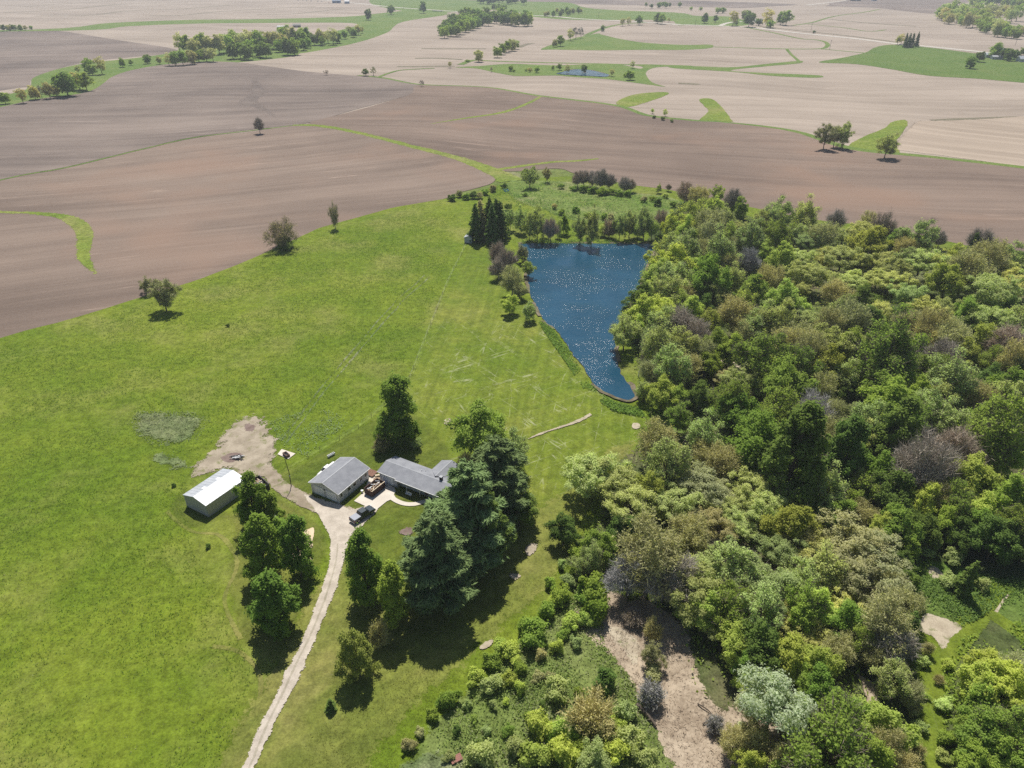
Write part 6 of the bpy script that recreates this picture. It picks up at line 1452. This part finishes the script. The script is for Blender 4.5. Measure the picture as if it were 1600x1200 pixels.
# creek trees: hand picked along the creek, front row then back row
CREEK = [(5, 151, 13, 'G'), (32, 147, 14, 'K'), (52, 144, 14, 'K'), (62, 142, 10, 'B'), (74, 140, 15, 'K'), (86, 140, 12, 'K'), (100, 128, 28, 'M'), (121, 126, 18, 'K'), (132, 126, 17, 'G'), (137, 101, 14, 'M'), (142, 107, 11, 'G'), (156, 101, 14, 'K'), (121, 107, 8, 'K'), (190, 97, 8, 'G'), (204, 97, 6, 'M'), (229, 91, 10, 'M'), (248, 93, 7, 'K'),
         (262, 92, 12, 'K'), (272, 91, 13, 'G'), (284, 90, 13, 'M'), (298, 88, 14, 'K'), (309, 86, 14, 'M'), (321, 85, 13, 'K'), (331, 83, 14, 'K'), (278, 66, 16, 'K'), (290, 68, 18, 'G'), (302, 72, 16, 'K'), (314, 65, 20, 'G'), (326, 70, 18, 'K'), (340, 68, 18, 'K'), (352, 66, 18, 'G'), (364, 60, 18, 'G'), (362, 79, 16, 'D'), (374, 78, 15, 'M'),
         (385, 80, 17, 'D'), (376, 62, 18, 'K'), (388, 58, 18, 'K'), (390, 74, 16, 'G'), (402, 62, 18, 'G'), (404, 78, 14, 'M'), (414, 76, 16, 'D'), (418, 62, 17, 'K'), (430, 62, 18, 'K'), (436, 70, 14, 'G'), (444, 52, 18, 'G'), (442, 66, 15, 'K'), (448, 72, 16, 'D'), (456, 56, 17, 'K'), (458, 71, 17, 'M'), (468, 56, 16, 'G'), (473, 69, 12, 'M'), (478, 54, 14, 'M'),
         (480, 66, 11, 'G'), (490, 60, 13, 'D'), (500, 57, 13, 'K'), (503, 63, 9, 'M'), (511, 55, 13, 'K'), (519, 56, 14, 'K'), (526, 57, 13, 'M'), (538, 53, 9, 'M'), (545, 46, 9, 'K'), (552, 51, 9, 'M'), (559, 46, 9, 'K'), (565, 46, 6, 'K')]
for x, y, w_, tn in CREEK: F(x, y, w_ * 1.3, tn, 'farairy' if tn == 'K' and trng.random() < .45 else 'farbare' if tn == 'B' else 'farround', area='creek', zs=trng.uniform(.95, 1.2))
# dense dark grove, filled tree by tree
def grove(n, poly, w0, w1, tints, label, group, kinds=('farround',), zs=(.9, 1.15)):
    def inside(x, y):
        c = False; j = len(poly) - 1
        for i in range(len(poly)):
            xi, yi = poly[i]; xj, yj = poly[j]
            if (yi > y) != (yj > y) and x < (xj - xi) * (y - yi) / (yj - yi) + xi: c = not c
            j = i
        return c
    xs_, ys_ = [p[0] for p in poly], [p[1] for p in poly]
    pts = []
    t = 0
    while len(pts) < n and t < 6000:
        t += 1
        x, y = trng.uniform(min(xs_), max(xs_)), trng.uniform(min(ys_), max(ys_))
        if inside(x, y) and all(abs(x - a) + 1.6 * abs(y - b) > w0 * .62 for a, b in pts): pts.append((x, y))
    for i, (x, y) in enumerate(sorted(pts)): F(x, y, trng.uniform(w0, w1), trng.choice(tints), trng.choice(kinds), label.replace(' in ', f', {ORD[i]} from left, in ', 1), group, zs=trng.uniform(*zs))
grove(52, [(686, 42), (700, 36), (715, 27), (735, 19), (760, 20), (790, 22), (826, 25), (828, 31), (800, 29), (775, 29), (750, 33), (722, 42), (700, 49), (688, 49)], 14, 19, 'MDGM', 'round dark tree in the dense grove on the far stubble', 'dense far grove in the stubble')
grove(60, [(1462, 22), (1480, 10), (1500, 8), (1540, 12), (1600, 14), (1600, 24), (1560, 22), (1540, 22), (1560, 32), (1575, 42), (1602, 46), (1602, 54), (1560, 49), (1530, 38), (1500, 31), (1485, 30)], 13, 18, 'KGSG', 'grey green tree in the hazy wood on the far rise', 'hazy wood on the far rise', ('farround', 'farairy'))
grove(16, [(1512, -4), (1600, -4), (1600, 6), (1515, 4)], 12, 16, 'GMS', 'grey green tree in the strip behind the hazy wood', 'strip behind the hazy wood')
grove(10, [(745, -3), (830, -3), (830, 0), (745, 0)], 9, 13, 'DM', 'dark tree in the row heading the far green valley', 'trees at the head of the valley')
grove(14, [(850, 17), (905, 14), (912, 19), (850, 22)], 6, 9, 'DMK', 'small tree in the row beside the far valley road', 'trees beside the far road')
grove(12, [(770, 9), (790, 9), (790, 13), (770, 13)], 5, 7, 'DM', 'tiny tree in the far green valley', 'tiny trees in the valley')
grove(8, [(1000, 5), (1070, 6), (1070, 11), (1000, 10)], 5, 8, 'DM', 'tiny dark bush in the far pale strip', 'tiny bushes in the far strip')

# ------------------------------------------------------------------ labels for the trees picked out in the wood, the meadow and by the creek
AREAS = {'wood': ('trees of the wood beside the pond', 'the wood', 'from field', 17), 'meadow': ('bushes of the rough meadow', 'the meadow', 'down', 6), 'marsh': ('bushes round the marsh', 'the marsh', 'from field', 4),
         'back': ('trees behind the pond', 'the back shore', 'from marsh', 2), 'creek': ('trees along the creek between tilled fields', 'the creek belt', 'down', 5), 'clearing': ('bushes in the mulched clearing', 'the clearing', 'down', 3)}
LAND = [('by the east shore of the pond', 985, 500, 30), ('beside the lawn corner', 905, 740, 40), ('at the top of the mulched clearing', 985, 900, 34), ('beside the mown trail', 1430, 1060, 34), ('over the tall grass clearing', 1470, 880, 34), ('at the dusty opening', 1140, 575, 40), ('by the narrow pond end', 1025, 615, 36)]
seen = set(r[6] for r in PENDING if r[6])
for area_, (grp, where, frm, nrow) in AREAS.items():
    rows = [r for r in PENDING if r[0] == area_]
    from collections import Counter
    cnt = Counter()
    for r in rows:
        near = [(math.hypot(r[1] - lx, r[2] - ly), t) for t, lx, ly, rad in LAND if math.hypot(r[1] - lx, r[2] - ly) < rad] if area_ == 'wood' else []
        r.append(f'{r[4]} {r[5]} {min(near)[1]}' if near else None); cnt[r[7]] += 1
    rows.sort(key=lambda r: r[2])
    per = max(1, math.ceil(len(rows) / nrow))
    for k in range(0, len(rows), per):
        band = sorted(rows[k:k + per], key=lambda r: r[1])
        for i, r in enumerate(band):
            if r[7] and cnt[r[7]] == 1: lab = r[7]
            else:
                lab = f"{r[4]} {r[5]}, {ORD[i]} from left in {where}'s {ORD[k // per]} row {frm}"
            if lab not in seen or True: r[3]['label'] = lab; seen.add(lab)
            r[3]['group'] = grp
# ------------------------------------------------------------------ ground growth nobody could count
def poly_mask(poly, x, y):
    c = np.zeros(len(x), bool); j = len(poly) - 1
    for i in range(len(poly)):
        xi, yi = poly[i]; xj, yj = poly[j]
        if yi != yj:
            c ^= ((yi > y) != (yj > y)) & (x < (xj - xi) * (y - yi) / (yj - yi) + xi)
        j = i
    return c
def scatter(px, n, rng):
    poly = [tuple(P(*p).to_2d()) for p in px]
    a = np.array(poly); lo, hi = a.min(0), a.max(0)
    out = []
    tot = 0
    while tot < n:
        q = rng.uniform(lo, hi, (n * 3, 2)); q = q[poly_mask(poly, q[:, 0], q[:, 1])]; out.append(q); tot += len(q)
    return np.concatenate(out)[:n]
def growth(name, px, n, h, size, tint, label, seed, patchy=0.5, wide=1.0, mat='leaf', freq=.12, exclude=()):
    rng = np.random.default_rng(seed)
    q = scatter(px, int(n * 1.8), rng)
    nzv = np.array([mnoise.noise(Vector((x * freq, y * freq, seed))) for x, y in q])
    keep = nzv + rng.uniform(-.4, .4, len(q)) > (patchy - .5)
    for ex in exclude:
        keep &= ~poly_mask([tuple(P(*p).to_2d()) for p in ex], q[:, 0], q[:, 1])
    q = q[keep][:n]; nzv = nzv[keep][:n]; m = len(q)
    z = GZ - .06 + h * rng.random(m) ** 1.3 * (0.6 + np.clip(nzv, -.3, .6))
    c = np.concatenate([q, z[:, None]], 1)
    nn = nrm(rng.normal(size=(m, 3)) * .8 + np.array([0, 0, .9]))
    v = quads(c, nn, size * rng.uniform(.5, 1.4, m), size * .65 * wide * rng.uniform(.5, 1.3, m), rng)
    o = bpy.data.objects.new(name, fast_mesh(name, v, 4, [M[mat]])); link(o); o.color = (*TINT[tint][0], 1) if isinstance(tint, str) else (*tint, 1)
    return tag(o, label, kind='stuff')
def blades(name, px, n, h, wd, tint, label, seed, patchy=.5, freq=.1, per=3):
    rng = np.random.default_rng(seed)
    q = scatter(px, int(n * 1.8), rng)
    nzv = np.array([mnoise.noise(Vector((x * freq, y * freq, seed))) for x, y in q])
    q = q[nzv + rng.uniform(-.4, .4, len(q)) > (patchy - .5)][:n]; m = len(q)
    b = np.repeat(np.concatenate([q, np.full((m, 1), GZ - .15)], 1), per, 0) + rng.normal(size=(m * per, 3)) * np.array([.16, .16, 0]) * h * 2
    d = nrm(rng.normal(size=(m * per, 3)) * .55 + np.array([0, 0, 1.0]))
    v = slivers(b, d, h * rng.uniform(.6, 1.3, m * per), np.full(m * per, wd) * rng.uniform(.6, 1.4, m * per), rng)
    o = bpy.data.objects.new(name, fast_mesh(name, v, 3, [M['blade']])); link(o); o.color = (*tint, 1)
    return tag(o, label, kind='stuff')
CLEAR = [(958, 918), (985, 935), (1010, 930), (1060, 975), (1082, 1045), (1088, 1085), (1130, 1105), (1160, 1090), (1230, 1110), (1225, 1260), (1080, 1280), (1028, 1140), (985, 1062), (905, 955)]
WOODPX = [(1010, 640), (985, 560), (1000, 430), (1040, 340), (1100, 320), (1300, 356), (1520, 400), (1700, 440), (1900, 800), (1480, 870), (1400, 930), (1420, 1060), (1440, 1250), (1230, 1250), (1230, 1110), (1130, 1105), (1088, 1085), (1060, 975), (985, 930), (930, 930), (890, 870), (940, 800), (1000, 690)]
growth('undergrowth', WOODPX, 42000, 1.6, .34, 'G', 'leafy undergrowth covering the floor of the wood', 301, .42)
growth('undergrowth', WOODPX, 14000, 1.0, .30, 'S', 'grey green brambles among the wood undergrowth', 302, .6)
growth('undergrowth', [(1470, 1060), (1500, 1000), (1600, 970), (1800, 1050), (1900, 1400), (1480, 1400)], 9000, 1.5, .30, 'G', 'leafy undergrowth beside the mown trail', 303, .42)
MEAD = [(890, 910), (940, 950), (945, 1010), (990, 1070), (1010, 1120), (1050, 1200), (1070, 1300), (580, 1300), (660, 1165), (740, 1085), (820, 1010)]
growth('weeds', MEAD, 15000, .8, .20, (.27, .35, .11), 'weedy growth of the rough meadow', 304, .5)
growth('weeds', MEAD, 7000, .9, .18, (.33, .35, .19), 'pale dry weeds of the rough meadow', 305, .65)
growth('tall_grass_tufts', [(1410, 870), (1480, 882), (1560, 908), (1640, 910), (1720, 980), (1640, 1010), (1590, 960), (1560, 950), (1500, 985), (1440, 955)], 7000, .8, .22, (.21, .31, .085), 'tufts of deep green tall grass in the wood clearing', 306, .45)
growth('reeds', [(790, 286), (900, 287), (1060, 314), (1075, 338), (1030, 352), (890, 345), (800, 314)], 5500, .9, .28, (.42, .42, .20), 'pale reeds of the marsh behind the pond', 307, .55, .6)
growth('weeds', [(770, 290), (860, 284), (1000, 300), (1075, 320), (1070, 365), (830, 374), (790, 350), (765, 320)], 8000, .9, .34, (.18, .29, .07), 'green weeds round the marsh edges', 308, .55)
growth('bank_weeds', [(838, 498), (850, 505), (868, 522), (890, 550), (908, 580), (925, 605), (960, 630), (1000, 640), (1010, 655), (960, 645), (915, 615), (885, 570), (850, 520)], 6000, .7, .24, (.23, .35, .08), 'green weeds along the lawn side pond shore', 309, .5)
growth('bank_weeds', [(815, 376), (1040, 376), (1040, 383), (815, 383)], 2200, .8, .26, (.2, .3, .07), 'green weeds along the far pond shore', 310, .45)
growth('fallen_branches', CLEAR, 2600, .12, .34, (.36, .28, .20), 'scattered pale chips and branch bits over the mulched clearing', 311, .5, .18, 'twig', .2)
growth('fallen_branches', CLEAR, 1500, .15, .40, (.13, .09, .065), 'scattered dark twigs over the mulched clearing', 312, .55, .12, 'twig', .2)
PAST = [(-300, 700), (0, 545), (200, 485), (440, 395), (620, 335), (720, 330), (690, 450), (610, 610), (470, 690), (440, 640), (380, 640), (290, 740), (300, 850), (350, 960), (400, 1050), (350, 1180), (200, 1500), (-500, 1500)]
blades('grass_tufts', PAST, 42000, .28, .06, (.19, .30, .045), 'short grass tufts all over the pasture', 313, .35, .06)
blades('grass_tufts', PAST, 5000, .24, .05, (.30, .30, .15), 'dry pale grass tufts in the pasture', 314, .62, .05)
growth('weeds', [(196, 668), (215, 645), (300, 645), (330, 660), (310, 690), (240, 700)], 1200, .35, .2, (.30, .34, .19), 'grey weeds of the patch in the pasture', 315, .45)
growth('weeds', [(420, 660), (450, 650), (500, 640), (560, 650), (480, 715), (440, 700)], 1600, .35, .2, (.34, .42, .24), 'weeds behind the fire pit', 316, .5)
blades('grass_tufts', [(640, 900), (860, 860), (930, 800), (890, 890), (800, 990), (650, 1130), (560, 1290), (430, 1300), (480, 1150), (560, 1100), (640, 1010)], 6000, .12, .035, (.20, .20, .05), 'short dry grass tufts of the mown strip', 317, .5)

# ------------------------------------------------------------------ air
hz = MB(); hz.box(-6050, -650, -1.5, 6050, 9050, 112)
t = NT('air_haze')
vol = t.n('ShaderNodeVolumePrincipled', {'Color': (0.86, 0.92, 1.0), 'Density': 0.000125, 'Anisotropy': 0.2})
t.t.links.new(vol.outputs[0], t.out.inputs['Volume'])
ho = hz.build('haze', t.mat, kind='stuff', label='thin pale blue air over the farmland')
